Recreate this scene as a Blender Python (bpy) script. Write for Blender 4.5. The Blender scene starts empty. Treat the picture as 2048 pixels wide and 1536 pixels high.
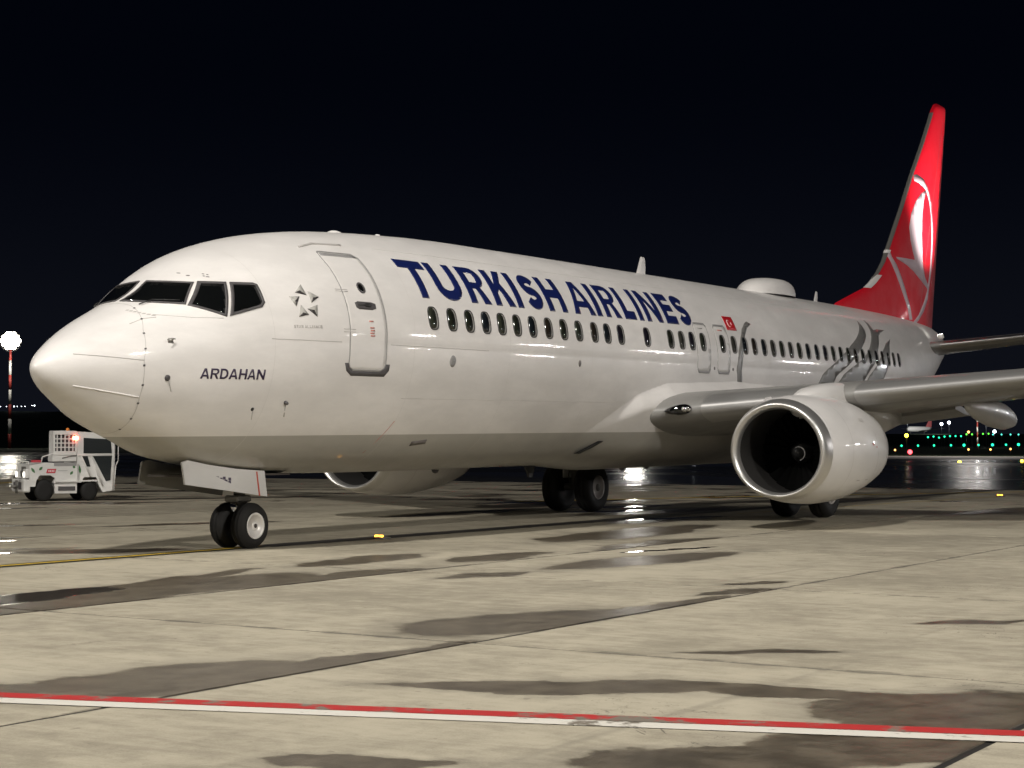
import bpy, math, random
import numpy as np
from mathutils import Vector, Matrix
from mathutils.geometry import delaunay_2d_cdt

random.seed(7)
sc = bpy.context.scene
col = sc.collection
PI = math.pi
R = math.radians

# ------------------------------------------------------------------ camera
cam_d = bpy.data.cameras.new('camera')
cam = bpy.data.objects.new('camera', cam_d)
col.objects.link(cam)
cam_d.sensor_width = 36.0
cam_d.lens = 61.15
cam_d.clip_start = 0.1
cam_d.clip_end = 20000
CAM = Vector((-16.072, -17.429, 1.602))
YAW, PITCH, ROLL = R(58.084), R(1.926), R(0.088)
fw = Vector((math.sin(YAW) * math.cos(PITCH), math.cos(YAW) * math.cos(PITCH), math.sin(PITCH)))
rt = fw.cross(Vector((0, 0, 1))).normalized()
up = rt.cross(fw)
r2 = rt * math.cos(ROLL) + up * math.sin(ROLL)
u2 = -rt * math.sin(ROLL) + up * math.cos(ROLL)
cam.matrix_world = Matrix(((r2.x, u2.x, -fw.x, CAM.x), (r2.y, u2.y, -fw.y, CAM.y), (r2.z, u2.z, -fw.z, CAM.z), (0, 0, 0, 1)))
sc.camera = cam

# ------------------------------------------------------------------ world: night sky, long after sunset
SUN_AZ, SUN_EL = R(238), R(-7.5)
w = bpy.data.worlds.new('World')
sc.world = w
w.use_nodes = True
wn = w.node_tree.nodes
wl = w.node_tree.links
sky = wn.new('ShaderNodeTexSky')
sky.sky_type = 'NISHITA'
sky.sun_disc = False
sky.sun_elevation = SUN_EL
sky.sun_rotation = SUN_AZ
# city glow: deep navy overhead, a little paler all round the horizon
tcw = wn.new('ShaderNodeTexCoord')
spw = wn.new('ShaderNodeSeparateXYZ')
wl.new(tcw.outputs['Generated'], spw.inputs[0])
mrw = wn.new('ShaderNodeMapRange')
mrw.interpolation_type = 'SMOOTHSTEP'
wl.new(spw.outputs[2], mrw.inputs['Value'])
mrw.inputs['From Min'].default_value = -0.02
mrw.inputs['From Max'].default_value = 0.22
mxw = wn.new('ShaderNodeMix')
mxw.data_type = 'RGBA'
wl.new(mrw.outputs[0], mxw.inputs['Factor'])
mxw.inputs[6].default_value = (0.050, 0.058, 0.092, 1)
mxw.inputs[7].default_value = (0.006, 0.011, 0.030, 1)
adw = wn.new('ShaderNodeMix')
adw.data_type = 'RGBA'
adw.blend_type = 'ADD'
adw.inputs['Factor'].default_value = 1.0
wl.new(sky.outputs[0], adw.inputs[6])
wl.new(mxw.outputs[2], adw.inputs[7])
wl.new(adw.outputs[2], wn['Background'].inputs[0])
wn['Background'].inputs[1].default_value = 0.10
sc.view_settings.view_transform = 'Standard'
sc.view_settings.look = 'None'
sc.view_settings.exposure = 0.0
sc.view_settings.gamma = 1.0
sc.view_settings.use_curve_mapping = False

# faint moon
sd = bpy.data.lights.new('moon', 'SUN')
sd.energy = 0.03
sd.angle = R(0.5)
sd.color = (0.85, 0.9, 1.0)
so = bpy.data.objects.new('moon', sd)
col.objects.link(so)
so.rotation_euler = (R(40), 0, R(-60))


def flood(loc, target, power, size, color=(1.0, 0.95, 0.88), spread=180):
    """aimed area lamp for apron floodlights, terminal lamps and the added fill"""
    d = bpy.data.lights.new('floodlight', 'AREA')
    d.shape = 'RECTANGLE'
    d.size = size[0]
    d.size_y = size[1]
    d.energy = power
    d.color = color
    d.spread = R(spread)
    o = bpy.data.objects.new('floodlight', d)
    col.objects.link(o)
    o.location = loc
    o.rotation_euler = (Vector(target) - Vector(loc)).to_track_quat('-Z', 'Y').to_euler()
    return o


# apron floodlights standing round the stand (outside the frame)
flood((-26, -11, 38), (7, -4, 0), 6100, (2.4, 1.2), spread=110)
flood((-8, -47, 24), (3, 0, 1), 2450, (2.4, 1.2), spread=84)
flood((-40, 22, 30), (14, 8, 0), 12500, (2.4, 1.2))
flood((100, -20, 9), (30, 0, 3), 1300, (1.3, 0.7), (0.97, 0.98, 1.0))
# small lamps along the terminal front: they mostly show as glints on the wet skin
for lx, ly, lz in ((36, -34, 6.5), (47, -33, 7.5), (58, -31, 6.5), (72, -31, 8), (90, -30, 8), (-38, -34, 7), (-28, -42, 6.5)):
    flood((lx, ly, lz), (12, 0, 3.2), 420, (1.0, 0.4), (1.0, 0.96, 0.95))


# ------------------------------------------------------------------ materials
def mat(name, base, rough=0.5, metal=0.0, coat=0.0, spec=0.5, emit=None, estr=0.0):
    m = bpy.data.materials.new(name)
    m.use_nodes = True
    b = m.node_tree.nodes['Principled BSDF']
    b.inputs['Base Color'].default_value = (*base, 1)
    b.inputs['Roughness'].default_value = rough
    b.inputs['Metallic'].default_value = metal
    b.inputs['Coat Weight'].default_value = coat
    b.inputs['Coat Roughness'].default_value = 0.035
    b.inputs['Specular IOR Level'].default_value = spec
    if emit:
        b.inputs['Emission Color'].default_value = (*emit, 1)
        b.inputs['Emission Strength'].default_value = estr
    return m


class NT:
    """small helper to wire nodes"""
    def __init__(s, m):
        s.t = m.node_tree
        s.n = s.t.nodes
        s.l = s.t.links
        s.b = s.n['Principled BSDF']

    def node(s, typ, **kw):
        n = s.n.new(typ)
        for k, v in kw.items():
            setattr(n, k, v)
        return n

    def put(s, sock, v):
        if hasattr(v, 'links') or hasattr(v, 'is_linked'):
            s.l.new(v, sock)
        else:
            sock.default_value = v

    def math(s, op, a, b=0.0, c=0.0, clamp=False):
        n = s.n.new('ShaderNodeMath')
        n.operation = op
        n.use_clamp = clamp
        s.put(n.inputs[0], a)
        s.put(n.inputs[1], b)
        s.put(n.inputs[2], c)
        return n.outputs[0]

    def vec(s, op, a, b=(0, 0, 0)):
        n = s.n.new('ShaderNodeVectorMath')
        n.operation = op
        s.put(n.inputs[0], a)
        s.put(n.inputs[1], b)
        return n.outputs[1] if op in ('LENGTH', 'DISTANCE', 'DOT_PRODUCT') else n.outputs[0]

    def noise(s, v, scale, detail=4, rough=0.55, dist=0.0):
        n = s.n.new('ShaderNodeTexNoise')
        s.put(n.inputs['Vector'], v)
        n.inputs['Scale'].default_value = scale
        n.inputs['Detail'].default_value = detail
        n.inputs['Roughness'].default_value = rough
        n.inputs['Distortion'].default_value = dist
        return n.outputs['Fac']

    def noisec(s, v, scale, detail=3):
        n = s.n.new('ShaderNodeTexNoise')
        s.put(n.inputs['Vector'], v)
        n.inputs['Scale'].default_value = scale
        n.inputs['Detail'].default_value = detail
        n.inputs['Roughness'].default_value = 0.62
        return n.outputs['Color']

    def ss(s, v, a, b, o0=0.0, o1=1.0):
        n = s.n.new('ShaderNodeMapRange')
        n.interpolation_type = 'SMOOTHSTEP'
        s.put(n.inputs['Value'], v)
        n.inputs['From Min'].default_value = a
        n.inputs['From Max'].default_value = b
        n.inputs['To Min'].default_value = o0
        n.inputs['To Max'].default_value = o1
        return n.outputs['Result']

    def mixc(s, f, a, b, mode='MIX'):
        n = s.n.new('ShaderNodeMix')
        n.data_type = 'RGBA'
        n.blend_type = mode
        s.put(n.inputs['Factor'], f)
        for i, v in ((6, a), (7, b)):
            if isinstance(v, tuple):
                n.inputs[i].default_value = (*v[:3], 1)
            else:
                s.l.new(v, n.inputs[i])
        return n.outputs[2]

    def pos(s):
        return s.n.new('ShaderNodeNewGeometry').outputs['Position']

    def bump(s, h, strength, dist=0.02):
        n = s.n.new('ShaderNodeBump')
        n.inputs['Strength'].default_value = strength
        n.inputs['Distance'].default_value = dist
        s.l.new(h, n.inputs['Height'])
        return n.outputs['Normal']


SL = 0.011      # the parked airliner sits nose-low by this slope
BELLY = 1.787   # top of the grey belly paint


def paint(name, base, grey=None, rough=0.46, coat=0.35, dirt=0.09, bump=0.05):
    """aircraft paint: slight grime, rain-beaded gloss; grey belly below a waterline"""
    m = mat(name, base, rough, 0, coat)
    t = NT(m)
    p = t.pos()
    colr = base
    if grey:
        sx = t.node('ShaderNodeSeparateXYZ')
        t.l.new(p, sx.inputs[0])
        zb = t.math('SUBTRACT', sx.outputs[2], t.math('MULTIPLY', t.math('SUBTRACT', sx.outputs[0], 12.0), SL))
        f = t.math('LESS_THAN', zb, BELLY)
        colr = t.mixc(f, base, grey)
    st = t.vec('MULTIPLY', p, (0.45, 0.6, 1.3))
    g = t.ss(t.noise(st, 1.3, 6, 0.65), 0.35, 0.75, 1.0 - dirt, 1.0)
    g2 = t.ss(t.noise(t.vec('MULTIPLY', p, (0.9, 0.9, 2.5)), 3.0, 6, 0.75), 0.35, 0.95, 1.0, 1.0 - dirt * 0.35)
    gg = t.math('MULTIPLY', g, g2)
    cc = t.node('ShaderNodeCombineColor')
    for i in range(3):
        t.l.new(gg, cc.inputs[i])
    c = t.mixc(1.0, colr if not isinstance(colr, tuple) else colr, cc.outputs[0], 'MULTIPLY')
    t.l.new(c, t.b.inputs['Base Color'])
    t.l.new(t.ss(t.noise(p, 2.2, 5), 0.3, 0.75, rough - 0.07, rough + 0.1), t.b.inputs['Roughness'])
    h = t.math('ADD', t.math('MULTIPLY', t.noise(p, 1.6, 2), 1.0), t.math('MULTIPLY', t.noise(p, 40, 2), 0.12))
    nb = t.bump(h, bump, 0.05)
    t.l.new(nb, t.b.inputs['Normal'])
    t.l.new(nb, t.b.inputs['Coat Normal'])
    return m


M = {}
M['white'] = paint('white_paint', (0.81, 0.785, 0.76), (0.43, 0.415, 0.38), dirt=0.14)
M['wing'] = paint('grey_wing_paint', (0.31, 0.305, 0.29), None, 0.42, 0.25, 0.15)
M['doorpaint'] = paint('gear_door_paint', (0.60, 0.59, 0.57), None, .35, .2, .12)
M['nacelle'] = paint('nacelle_paint', (0.80, 0.78, 0.76))
M['red'] = paint('red_paint', (0.66, 0.006, 0.020), None, 0.6, 0.12, 0.03)
M['red'].node_tree.nodes['Principled BSDF'].inputs['Specular IOR Level'].default_value = 0.15
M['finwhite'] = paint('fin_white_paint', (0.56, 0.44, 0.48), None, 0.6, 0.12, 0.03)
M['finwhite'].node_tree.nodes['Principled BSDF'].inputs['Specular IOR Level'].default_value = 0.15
M['navy'] = mat('navy_lettering', (0.007, 0.014, 0.088), 0.35, 0, 0.25)
M['ink'] = mat('dark_lettering', (0.03, 0.018, 0.05), 0.35)
M['swoosh'] = mat('grey_swoosh', (0.19, 0.185, 0.175), 0.33, 0, 0.3)
M['flagred'] = mat('flag_red', (0.55, 0.006, 0.012), 0.35, 0, 0.2)
M['flagwhite'] = mat('flag_white', (0.8, 0.78, 0.75), 0.35)
M['seam'] = mat('dark_seam', (0.16, 0.145, 0.14), 0.6)
M['softseam'] = mat('soft_seam', (0.46, 0.44, 0.42), 0.6)
M['hairseam'] = mat('hairline_seam', (0.60, 0.58, 0.555), 0.6)
M['palegrey'] = mat('pale_grey_outline', (0.28, 0.275, 0.27), 0.45)
M['scuff'] = mat('dark_scuff_plate', (0.075, 0.07, 0.072), 0.5)
M['redmark'] = mat('red_marking', (0.55, 0.22, 0.18), 0.5)
M['rim'] = mat('window_rim', (0.05, 0.05, 0.048), 0.35, 0.3)
M['reveal'] = mat('lit_window_reveal', (0.55, 0.53, 0.50), 0.4)
M['alu'] = mat('brushed_aluminium', (0.40, 0.395, 0.385), 0.42, 0.6)
M['dullalu'] = mat('dull_aluminium', (0.50, 0.49, 0.47), 0.38, 1.0)
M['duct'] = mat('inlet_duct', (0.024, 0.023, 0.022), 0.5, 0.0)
M['lip'] = mat('polished_lip', (0.72, 0.71, 0.69), 0.34, 0.88)
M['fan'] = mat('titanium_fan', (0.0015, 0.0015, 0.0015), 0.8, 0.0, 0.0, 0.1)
M['black'] = mat('black_spinner', (0.018, 0.018, 0.018), 0.4)
M['rubber'] = mat('tyre_rubber', (0.014, 0.0135, 0.013), 0.7, 0, 0, 0.3)
M['strut'] = mat('gear_grey', (0.17, 0.165, 0.15), 0.5, 0.3)
M['hub'] = mat('wheel_hub', (0.78, 0.76, 0.73), 0.4, 0.2)
M['hubdirty'] = mat('dirty_wheel_hub', (0.40, 0.37, 0.345), 0.5, 0.2)
M['brown'] = mat('wheel_well', (0.05, 0.042, 0.036), 0.6)
M['steel'] = mat('polished_steel', (0.6, 0.6, 0.6), 0.12, 1.0)


def glass_mat(name, base, rough=0.08):
    m = mat(name, base, rough, 0, 0.6, 0.6)
    return m


M['glass'] = glass_mat('dark_glass', (0.004, 0.0045, 0.0045), 0.05)
PANES = [glass_mat('cabin_pane', c_, 0.1) for c_ in ((0.016, 0.018, 0.012), (0.010, 0.013, 0.016), (0.022, 0.017, 0.012), (0.030, 0.034, 0.024), (0.014, 0.012, 0.018), (0.045, 0.043, 0.036))]


# ------------------------------------------------------------------ object helpers
def obj(name, verts, faces, m=None, parent=None, smooth=False, mats=None, fm=None):
    me = bpy.data.meshes.new(name)
    me.from_pydata([tuple(v) for v in verts], [], faces)
    for mm in (mats or [m]):
        me.materials.append(mm)
    if fm:
        me.polygons.foreach_set('material_index', fm)
    if smooth:
        me.polygons.foreach_set('use_smooth', [True] * len(me.polygons))
    me.update()
    o = bpy.data.objects.new(name, me)
    col.objects.link(o)
    if parent:
        o.parent = parent
    return o


def empty(name, loc=(0, 0, 0), rz=0.0):
    o = bpy.data.objects.new(name, None)
    o.location = loc
    o.rotation_euler = (0, 0, rz)
    col.objects.link(o)
    return o


def tag(o, label=None, cat=None, group=None, kind=None):
    if label:
        o['label'] = label
    if cat:
        o['category'] = cat
    if group:
        o['group'] = group
    if kind:
        o['kind'] = kind
    return o


class MB:
    """collects simple solids into one mesh"""
    def __init__(s):
        s.v = []
        s.f = []
        s.sm = []

    def add(s, v, f, smooth=False):
        k = len(s.v)
        s.v += [tuple(x) for x in v]
        s.f += [[i + k for i in q] for q in f]
        s.sm += [smooth] * len(f)

    def box(s, x0, x1, y0, y1, z0, z1, bev=0.0):
        if bev <= 0:
            v = [(x, y, z) for z in (z0, z1) for x, y in ((x0, y0), (x1, y0), (x1, y1), (x0, y1))]
            s.add(v, [[3, 2, 1, 0], [4, 5, 6, 7], [0, 1, 5, 4], [1, 2, 6, 5], [2, 3, 7, 6], [3, 0, 4, 7]])
            return
        b = bev
        rings = []
        for z, i in ((z0, b), (z0 + b, 0), (z1 - b, 0), (z1, b)):
            xa, xb, ya, yb = x0 + i, x1 - i, y0 + i, y1 - i
            c = b if i == 0 else b * 0.6
            rings.append([(xa + c, ya, z), (xb - c, ya, z), (xb, ya + c, z), (xb, yb - c, z), (xb - c, yb, z), (xa + c, yb, z), (xa, yb - c, z), (xa, ya + c, z)])
        s.loft(rings, True, True)

    def loft(s, rings, cap0=False, cap1=False, smooth=False, closed=True):
        n = len(rings[0])
        v = [p for r in rings for p in r]
        f = []
        for i in range(len(rings) - 1):
            for j in range(n if closed else n - 1):
                k = (j + 1) % n
                f.append([i * n + j, i * n + k, (i + 1) * n + k, (i + 1) * n + j])
        if cap0:
            f.append(list(range(n))[::-1])
        if cap1:
            f.append([(len(rings) - 1) * n + j for j in range(n)])
        s.add(v, f, smooth)

    def tube(s, a, b, r0, r1=None, n=12, caps=True):
        r1 = r0 if r1 is None else r1
        a = Vector(a)
        b = Vector(b)
        d = (b - a).normalized()
        x = d.orthogonal().normalized()
        y = d.cross(x)
        rings = []
        for p, r in ((a, r0), (b, r1)):
            rings.append([p + x * (r * math.cos(t)) + y * (r * math.sin(t)) for t in [2 * PI * i / n for i in range(n)]])
        s.loft(rings, caps, caps, True)

    def path(s, pts, r, n=8):
        for a, b in zip(pts[:-1], pts[1:]):
            s.tube(a, b, r, n=n)

    def lathe(s, prof, axis, origin, n=32, smooth=True, scale=None):
        """prof: (a along axis, radius)"""
        d = Vector(axis).normalized()
        x = d.orthogonal().normalized()
        y = d.cross(x)
        o = Vector(origin)
        rings = [[o + d * a + x * (r * math.cos(t)) + y * (r * math.sin(t)) for t in [2 * PI * i / n for i in range(n)]] for a, r in prof]
        s.loft(rings, prof[0][1] > 1e-4, prof[-1][1] > 1e-4, smooth)

    def prism(s, poly, y0, y1):
        """poly in (x,z), extruded along y"""
        n = len(poly)
        v = [(x, y0, z) for x, z in poly] + [(x, y1, z) for x, z in poly]
        f = [[i, (i + 1) % n, n + (i + 1) % n, n + i] for i in range(n)]
        f += [list(range(n))[::-1], [n + i for i in range(n)]]
        s.add(v, f)

    def build(s, name, m, parent=None):
        o = obj(name, s.v, s.f, m, parent)
        o.data.polygons.foreach_set('use_smooth', s.sm)
        return o


def fix_normals(o):
    import bmesh
    bm = bmesh.new()
    bm.from_mesh(o.data)
    bmesh.ops.recalc_face_normals(bm, faces=bm.faces)
    bm.to_mesh(o.data)
    bm.free()
    return o


# ------------------------------------------------------------------ ground
def blob_field(t, p, blobs, amp=1.25, nscale=0.55, rows=None):
    """soft irregular stains given as (x, y, half length, half width, angle)"""
    d = t.vec('MULTIPLY', t.vec('SUBTRACT', t.noisec(p, nscale, 7), (0.5, 0.5, 0.5)), (amp, amp, 0))
    q = t.vec('ADD', p, d)
    out = None
    for (x, y, a, b, ang) in blobs:
        n = t.node('ShaderNodeMapping', vector_type='TEXTURE')
        t.l.new(q, n.inputs[0])
        n.inputs['Location'].default_value = (x, y, 0)
        n.inputs['Rotation'].default_value = (0, 0, R(ang))
        n.inputs['Scale'].default_value = (a, b, 1000)
        ln = t.vec('LENGTH', n.outputs[0])
        if rows is not None:
            # rain stands on one slab and stops at its joint
            ln = t.math('ADD', ln, t.math('MULTIPLY', t.math('ABSOLUTE', t.math('SUBTRACT', rows, float(math.floor(y / DYJ)))), 4.0))
        out = ln if out is None else t.math('MINIMUM', out, ln)
    return out


WET = [  # rain patches on the slabs, plus a dark oblong by the nose wheel (world metres)
    (-2.4, -4.2, 3.4, 0.75, 6), (0.4, -4.75, 2.0, 0.45, 2), (-4.0, -4.3, 1.3, 0.9, 10), (-0.5, -3.2, 1.6, 0.22, 10),
    (-2.7, -9.35, 1.5, 0.80, -10), (-0.9, -9.7, 1.5, 0.30, -4),
    (-7.2, -9.3, 1.3, 0.80, -10), (-5.7, -9.7, 1.6, 0.25, -3), (-8.4, -8.7, 0.9, 0.4, -30),
    (-5.7, -14.2, 0.95, 0.75, -30), (-5.6, -12.9, 1.3, 0.30, -72), (-5.0, -14.9, 0.9, 0.5, -40),
    (-7.2, -14.2, 0.85, 0.60, -30), (-8.0, -13.7, 0.9, 0.35, -50), (-6.3, -11.5, 1.1, 0.28, -70), (-8.9, -12.2, .5, .2, -60),
    (1.1, -9.7, 0.7, 0.2, -20), (2.4, -9.2, 0.5, 0.16, -20), (-0.6, -12.6, .5, .15, -50), (-3.6, -11.9, .7, .14, -60),
    (5.2, -6.4, 2.4, 0.55, -5), (3.0, -3.1, 1.6, 0.4, 6), (4.6, -4.3, 1.3, 0.45, 0), (8.6, -4.8, 2.2, .5, 0), (1.6, -6.0, .9, .2, -10),
    (2.4, 1.3, 1.5, 0.45, -38), (1.9, 2.6, 1.2, 0.25, -30), (11.5, -2.9, 3.5, 0.7, 4),  # first entry: dark oblong slanting off the nose wheel
    (16.2, -0.9, 2.0, 0.7, 0), (20.3, 1.2, 3.2, 0.8, -8), (16.8, 4.6, 3.0, .7, 0),
    (23.5, 5.5, 4.0, 1.0, -5), (24.0, -4.9, 5.0, 0.8, -14), (30, 1, 4.0, 0.8, -20),
    (6.0, 9.0, 3.0, 0.35, -30), (13.0, 15.2, 4.0, 0.5, -35), (16.8, 16.0, 2.6, 0.4, -30), (3.6, 5.4, 1.6, 0.28, -40),
    (6.5, 13.0, 2.5, 0.3, -40), (9.5, 6.0, 2.0, 0.3, -20), (22, 16, 5, 0.6, -28), (26, 22, 6, 0.6, -30)]
PUDDLE = [(16.6, -0.5, 1.1, 0.30, -22), (18.2, -1.0, 0.8, 0.16, -22), (19.8, 2.2, 1.6, 0.35, -22), (22.4, 3.3, 1.7, 0.4, -22),
          (7.4, -5.6, 1.1, 0.14, -14), (-1.2, 0.5, 0.8, 0.3, -40), (0.6, 2.6, 1.0, 0.3, -40), (3.0, 5.0, 1.1, 0.25, -40), (-3.3, -3.7, 1.3, 0.4, 10),
          (16.0, 17.4, 2.2, 0.4, -30), (25, 6.5, 3.0, 0.5, -20)]


X0J, DXJ, DYJ = -4.37, 6.03, 4.88   # slab joint grid


def concrete():
    m = mat('wet_concrete', (0.3, 0.27, 0.22), 0.85)
    t = NT(m)
    p = t.pos()
    # broom streaks and tonal drift
    st = t.vec('MULTIPLY', p, (1.0, 1.0, 0.0))
    n1 = t.noise(st, 0.35, 6, 0.6)
    n2 = t.noise(st, 3.0, 6, 0.7)
    n3 = t.noise(t.vec('MULTIPLY', p, (5.0, 1.2, 0.0)), 1.0, 6, 0.75, 0.6)
    n5 = t.noise(t.vec('MULTIPLY', p, (1.0, 1.0, 0.0)), 70, 3, 0.6)
    v = t.math('ADD', t.math('ADD', t.math('MULTIPLY', n1, 0.36), t.math('MULTIPLY', n2, 0.26)), t.math('ADD', t.math('MULTIPLY', n3, 0.26), t.math('MULTIPLY', n5, 0.12)))
    rnd = t.node('ShaderNodeObjectInfo').outputs['Random']
    v = t.math('ADD', v, t.math('MULTIPLY', t.math('SUBTRACT', rnd, 0.5), 0.05))
    f = t.ss(v, 0.40, 0.585)
    dry = t.mixc(f, (0.268, 0.240, 0.181), (0.452, 0.410, 0.314))
    # small dark oil flecks
    fl = t.ss(t.noise(st, 9.0, 2, 0.4), 0.70, 0.78)
    dry = t.mixc(t.math('MULTIPLY', fl, 0.35), dry, (0.09, 0.08, 0.065))
    # damp, grimy margins beside the joints
    sj = t.node('ShaderNodeSeparateXYZ')
    t.l.new(p, sj.inputs[0])
    jm = None
    for ax, o0, pd in ((0, X0J, DXJ), (1, 0.0, DYJ)):
        fr = t.math('FRACT', t.math('DIVIDE', t.math('SUBTRACT', sj.outputs[ax], o0 - 600 * pd), pd))
        dd = t.math('MULTIPLY', t.math('MINIMUM', fr, t.math('SUBTRACT', 1.0, fr)), pd)
        jm = dd if jm is None else t.math('MINIMUM', jm, dd)
    jn = t.noise(st, 1.7, 5, 0.65)
    jd = t.ss(t.math('SUBTRACT', jm, t.math('MULTIPLY', t.math('SUBTRACT', jn, 0.50), 0.45)), 0.0, 0.06, 1.0, 0.0)
    dry = t.mixc(t.math('MULTIPLY', jd, 0.55), dry, (0.10, 0.09, 0.072))
    # wet patches
    rw = t.math('FLOOR', t.math('DIVIDE', sj.outputs[1], DYJ))
    ln = blob_field(t, p, WET, rows=rw)
    wet = t.ss(ln, 0.90, 1.04, 1.0, 0.0)
    damp = t.ss(ln, 0.95, 1.55, 0.30, 0.0)
    dry = t.mixc(damp, dry, (0.10, 0.09, 0.075))
    # hairline cracks, only here and there
    ck = t.math('ABSOLUTE', t.math('SUBTRACT', t.noise(st, 0.8, 5, 0.6, 0.8), 0.5))
    ckm = t.math('MULTIPLY', t.ss(ck, 0.0006, 0.0028, 1.0, 0.0), t.ss(t.noise(st, 0.45, 2, 0.5), 0.56, 0.62))
    dry = t.mixc(t.math('MULTIPLY', ckm, 0.7), dry, (0.06, 0.053, 0.043))
    # tyre rubber
    tm = t.noise(t.vec('MULTIPLY', p, (0.08, 2.2, 0.0)), 1.0, 4, 0.6, 0.3)
    dry = t.mixc(t.ss(tm, 0.60, 0.74, 0.0, 0.35), dry, (0.13, 0.118, 0.096))
    # farther out the apron is broadly wet in streaks
    sx = t.node('ShaderNodeSeparateXYZ')
    t.l.new(p, sx.inputs[0])
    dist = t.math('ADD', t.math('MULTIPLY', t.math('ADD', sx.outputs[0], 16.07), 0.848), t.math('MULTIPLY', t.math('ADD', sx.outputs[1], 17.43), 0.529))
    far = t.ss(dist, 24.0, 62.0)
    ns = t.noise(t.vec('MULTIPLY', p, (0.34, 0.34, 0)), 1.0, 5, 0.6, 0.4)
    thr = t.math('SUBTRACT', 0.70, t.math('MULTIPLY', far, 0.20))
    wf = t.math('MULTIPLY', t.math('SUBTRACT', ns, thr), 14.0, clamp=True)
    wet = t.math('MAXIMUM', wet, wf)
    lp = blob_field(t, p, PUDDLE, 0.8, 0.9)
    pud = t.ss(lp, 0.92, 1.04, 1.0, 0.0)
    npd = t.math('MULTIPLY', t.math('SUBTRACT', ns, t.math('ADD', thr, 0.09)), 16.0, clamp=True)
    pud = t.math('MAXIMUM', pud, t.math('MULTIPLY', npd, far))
    wet = t.math('MAXIMUM', wet, pud)
    wv = t.ss(n2, 0.35, 0.65)
    wetc = t.mixc(1.0, dry, t.mixc(wv, (0.27, 0.245, 0.225), (0.45, 0.415, 0.39)), 'MULTIPLY')
    c = t.mixc(wet, dry, wetc)
    c = t.mixc(t.math('MULTIPLY', pud, 0.5), c, (0.045, 0.042, 0.038))
    t.l.new(c, t.b.inputs['Base Color'])
    rr = t.math('SUBTRACT', 0.82, t.math('ADD', t.math('MULTIPLY', wet, 0.52), t.math('MULTIPLY', pud, 0.26)))
    t.l.new(rr, t.b.inputs['Roughness'])
    h = t.math('ADD', t.math('MULTIPLY', n2, 0.6), t.math('MULTIPLY', n5, 0.5))
    bmp = t.node('ShaderNodeBump')
    bmp.inputs['Distance'].default_value = 0.012
    t.l.new(h, bmp.inputs['Height'])
    t.l.new(t.math('SUBTRACT', 0.35, t.math('MULTIPLY', pud, 0.335)), bmp.inputs['Strength'])
    t.l.new(bmp.outputs[0], t.b.inputs['Normal'])
    return m


M['concrete'] = concrete()


def asphalt(name, base, rough, bump):
    m = mat(name, base, rough)
    t = NT(m)
    p = t.pos()
    st = t.vec('MULTIPLY', p, (1, 1, 0))
    n1 = t.noise(t.vec('MULTIPLY', p, (0.06, 0.06, 0)), 1.0, 5, 0.6, 0.5)
    n2 = t.noise(st, 1.2, 5, 0.6)
    c = t.mixc(n1, tuple(x * 0.7 for x in base), tuple(x * 1.35 for x in base))
    t.l.new(c, t.b.inputs['Base Color'])
    t.l.new(t.ss(n1, 0.35, 0.62, rough + 0.16, rough - 0.05), t.b.inputs['Roughness'])
    t.l.new(t.bump(n2, bump, 0.01), t.b.inputs['Normal'])
    return m


M['asphalt'] = asphalt('wet_asphalt', (0.030, 0.029, 0.029), 0.19, 0.40)
M['sealant'] = mat('joint_sealant', (0.018, 0.016, 0.014), 0.7)
M['farconc'] = asphalt('pale_taxiway', (0.36, 0.33, 0.31), 0.55, 0.1)
M['grass'] = asphalt('night_grass', (0.03, 0.05, 0.02), 0.9, 0.3)


def sheet(name, pts, z, m, label=None):
    o = obj(name, [(x, y, z) for x, y in pts], [list(range(len(pts)))], m)
    tag(o, kind='structure')
    return o


S_ = 7000
sheet('taxiway_ground', [(-S_, -S_), (S_, -S_), (S_, S_), (-S_, S_)], -0.05, M['asphalt'])
# apron of cast slabs: joint bed, then the slabs themselves
NX0, NX1, NY0, NY1 = -3, 8, -6, 7
apron = obj('apron', [(x, y, -0.007) for x, y in ((-60, -80), (X0J + NX1 * DXJ, -80), (X0J + NX1 * DXJ, 90), (-60, 90))], [[0, 1, 2, 3]], M['sealant'])
tag(apron, kind='structure')
mb = MB()
g = 0.026
mb.box(g, DXJ - g, g, DYJ - g, -0.04, 0.0, 0.004)
slab_me = None
for i in range(NX0, NX1):
    for j in range(NY0, NY1):
        x, y = X0J + i * DXJ, j * DYJ
        # keep those the camera can see
        c = Vector((x + DXJ / 2, y + DYJ / 2, 0)) - CAM
        dz = c.dot(fw)
        if dz < -6 or abs(c.dot(rt)) > 0.31 * max(dz, 0) + 7:
            continue
        if slab_me is None:
            o = mb.build('concrete_slab', M['concrete'], apron)
            slab_me = o.data
        else:
            o = bpy.data.objects.new('concrete_slab', slab_me)
            col.objects.link(o)
            o.parent = apron
        o.location = (x, y, random.uniform(-0.002, 0.001))
# apron concrete beyond the slabs one can tell apart
sheet('apron_far', [(-60, NY1 * DYJ), (X0J + NX1 * DXJ, NY1 * DYJ), (X0J + NX1 * DXJ, 90), (-60, 90)], -0.004, M['concrete'])


def paint_line(name, base, wear, wearcol=(0.2, 0.175, 0.14)):
    m = mat(name, base, 0.6)
    t = NT(m)
    p = t.pos()
    n = t.noise(p, 5.0, 6, 0.7)
    n2 = t.noise(p, 0.9, 3, 0.6)
    f = t.ss(t.math('ADD', n, t.math('MULTIPLY', n2, 0.6)), wear, wear + 0.12)
    t.l.new(t.mixc(f, base, wearcol), t.b.inputs['Base Color'])
    return m


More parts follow.
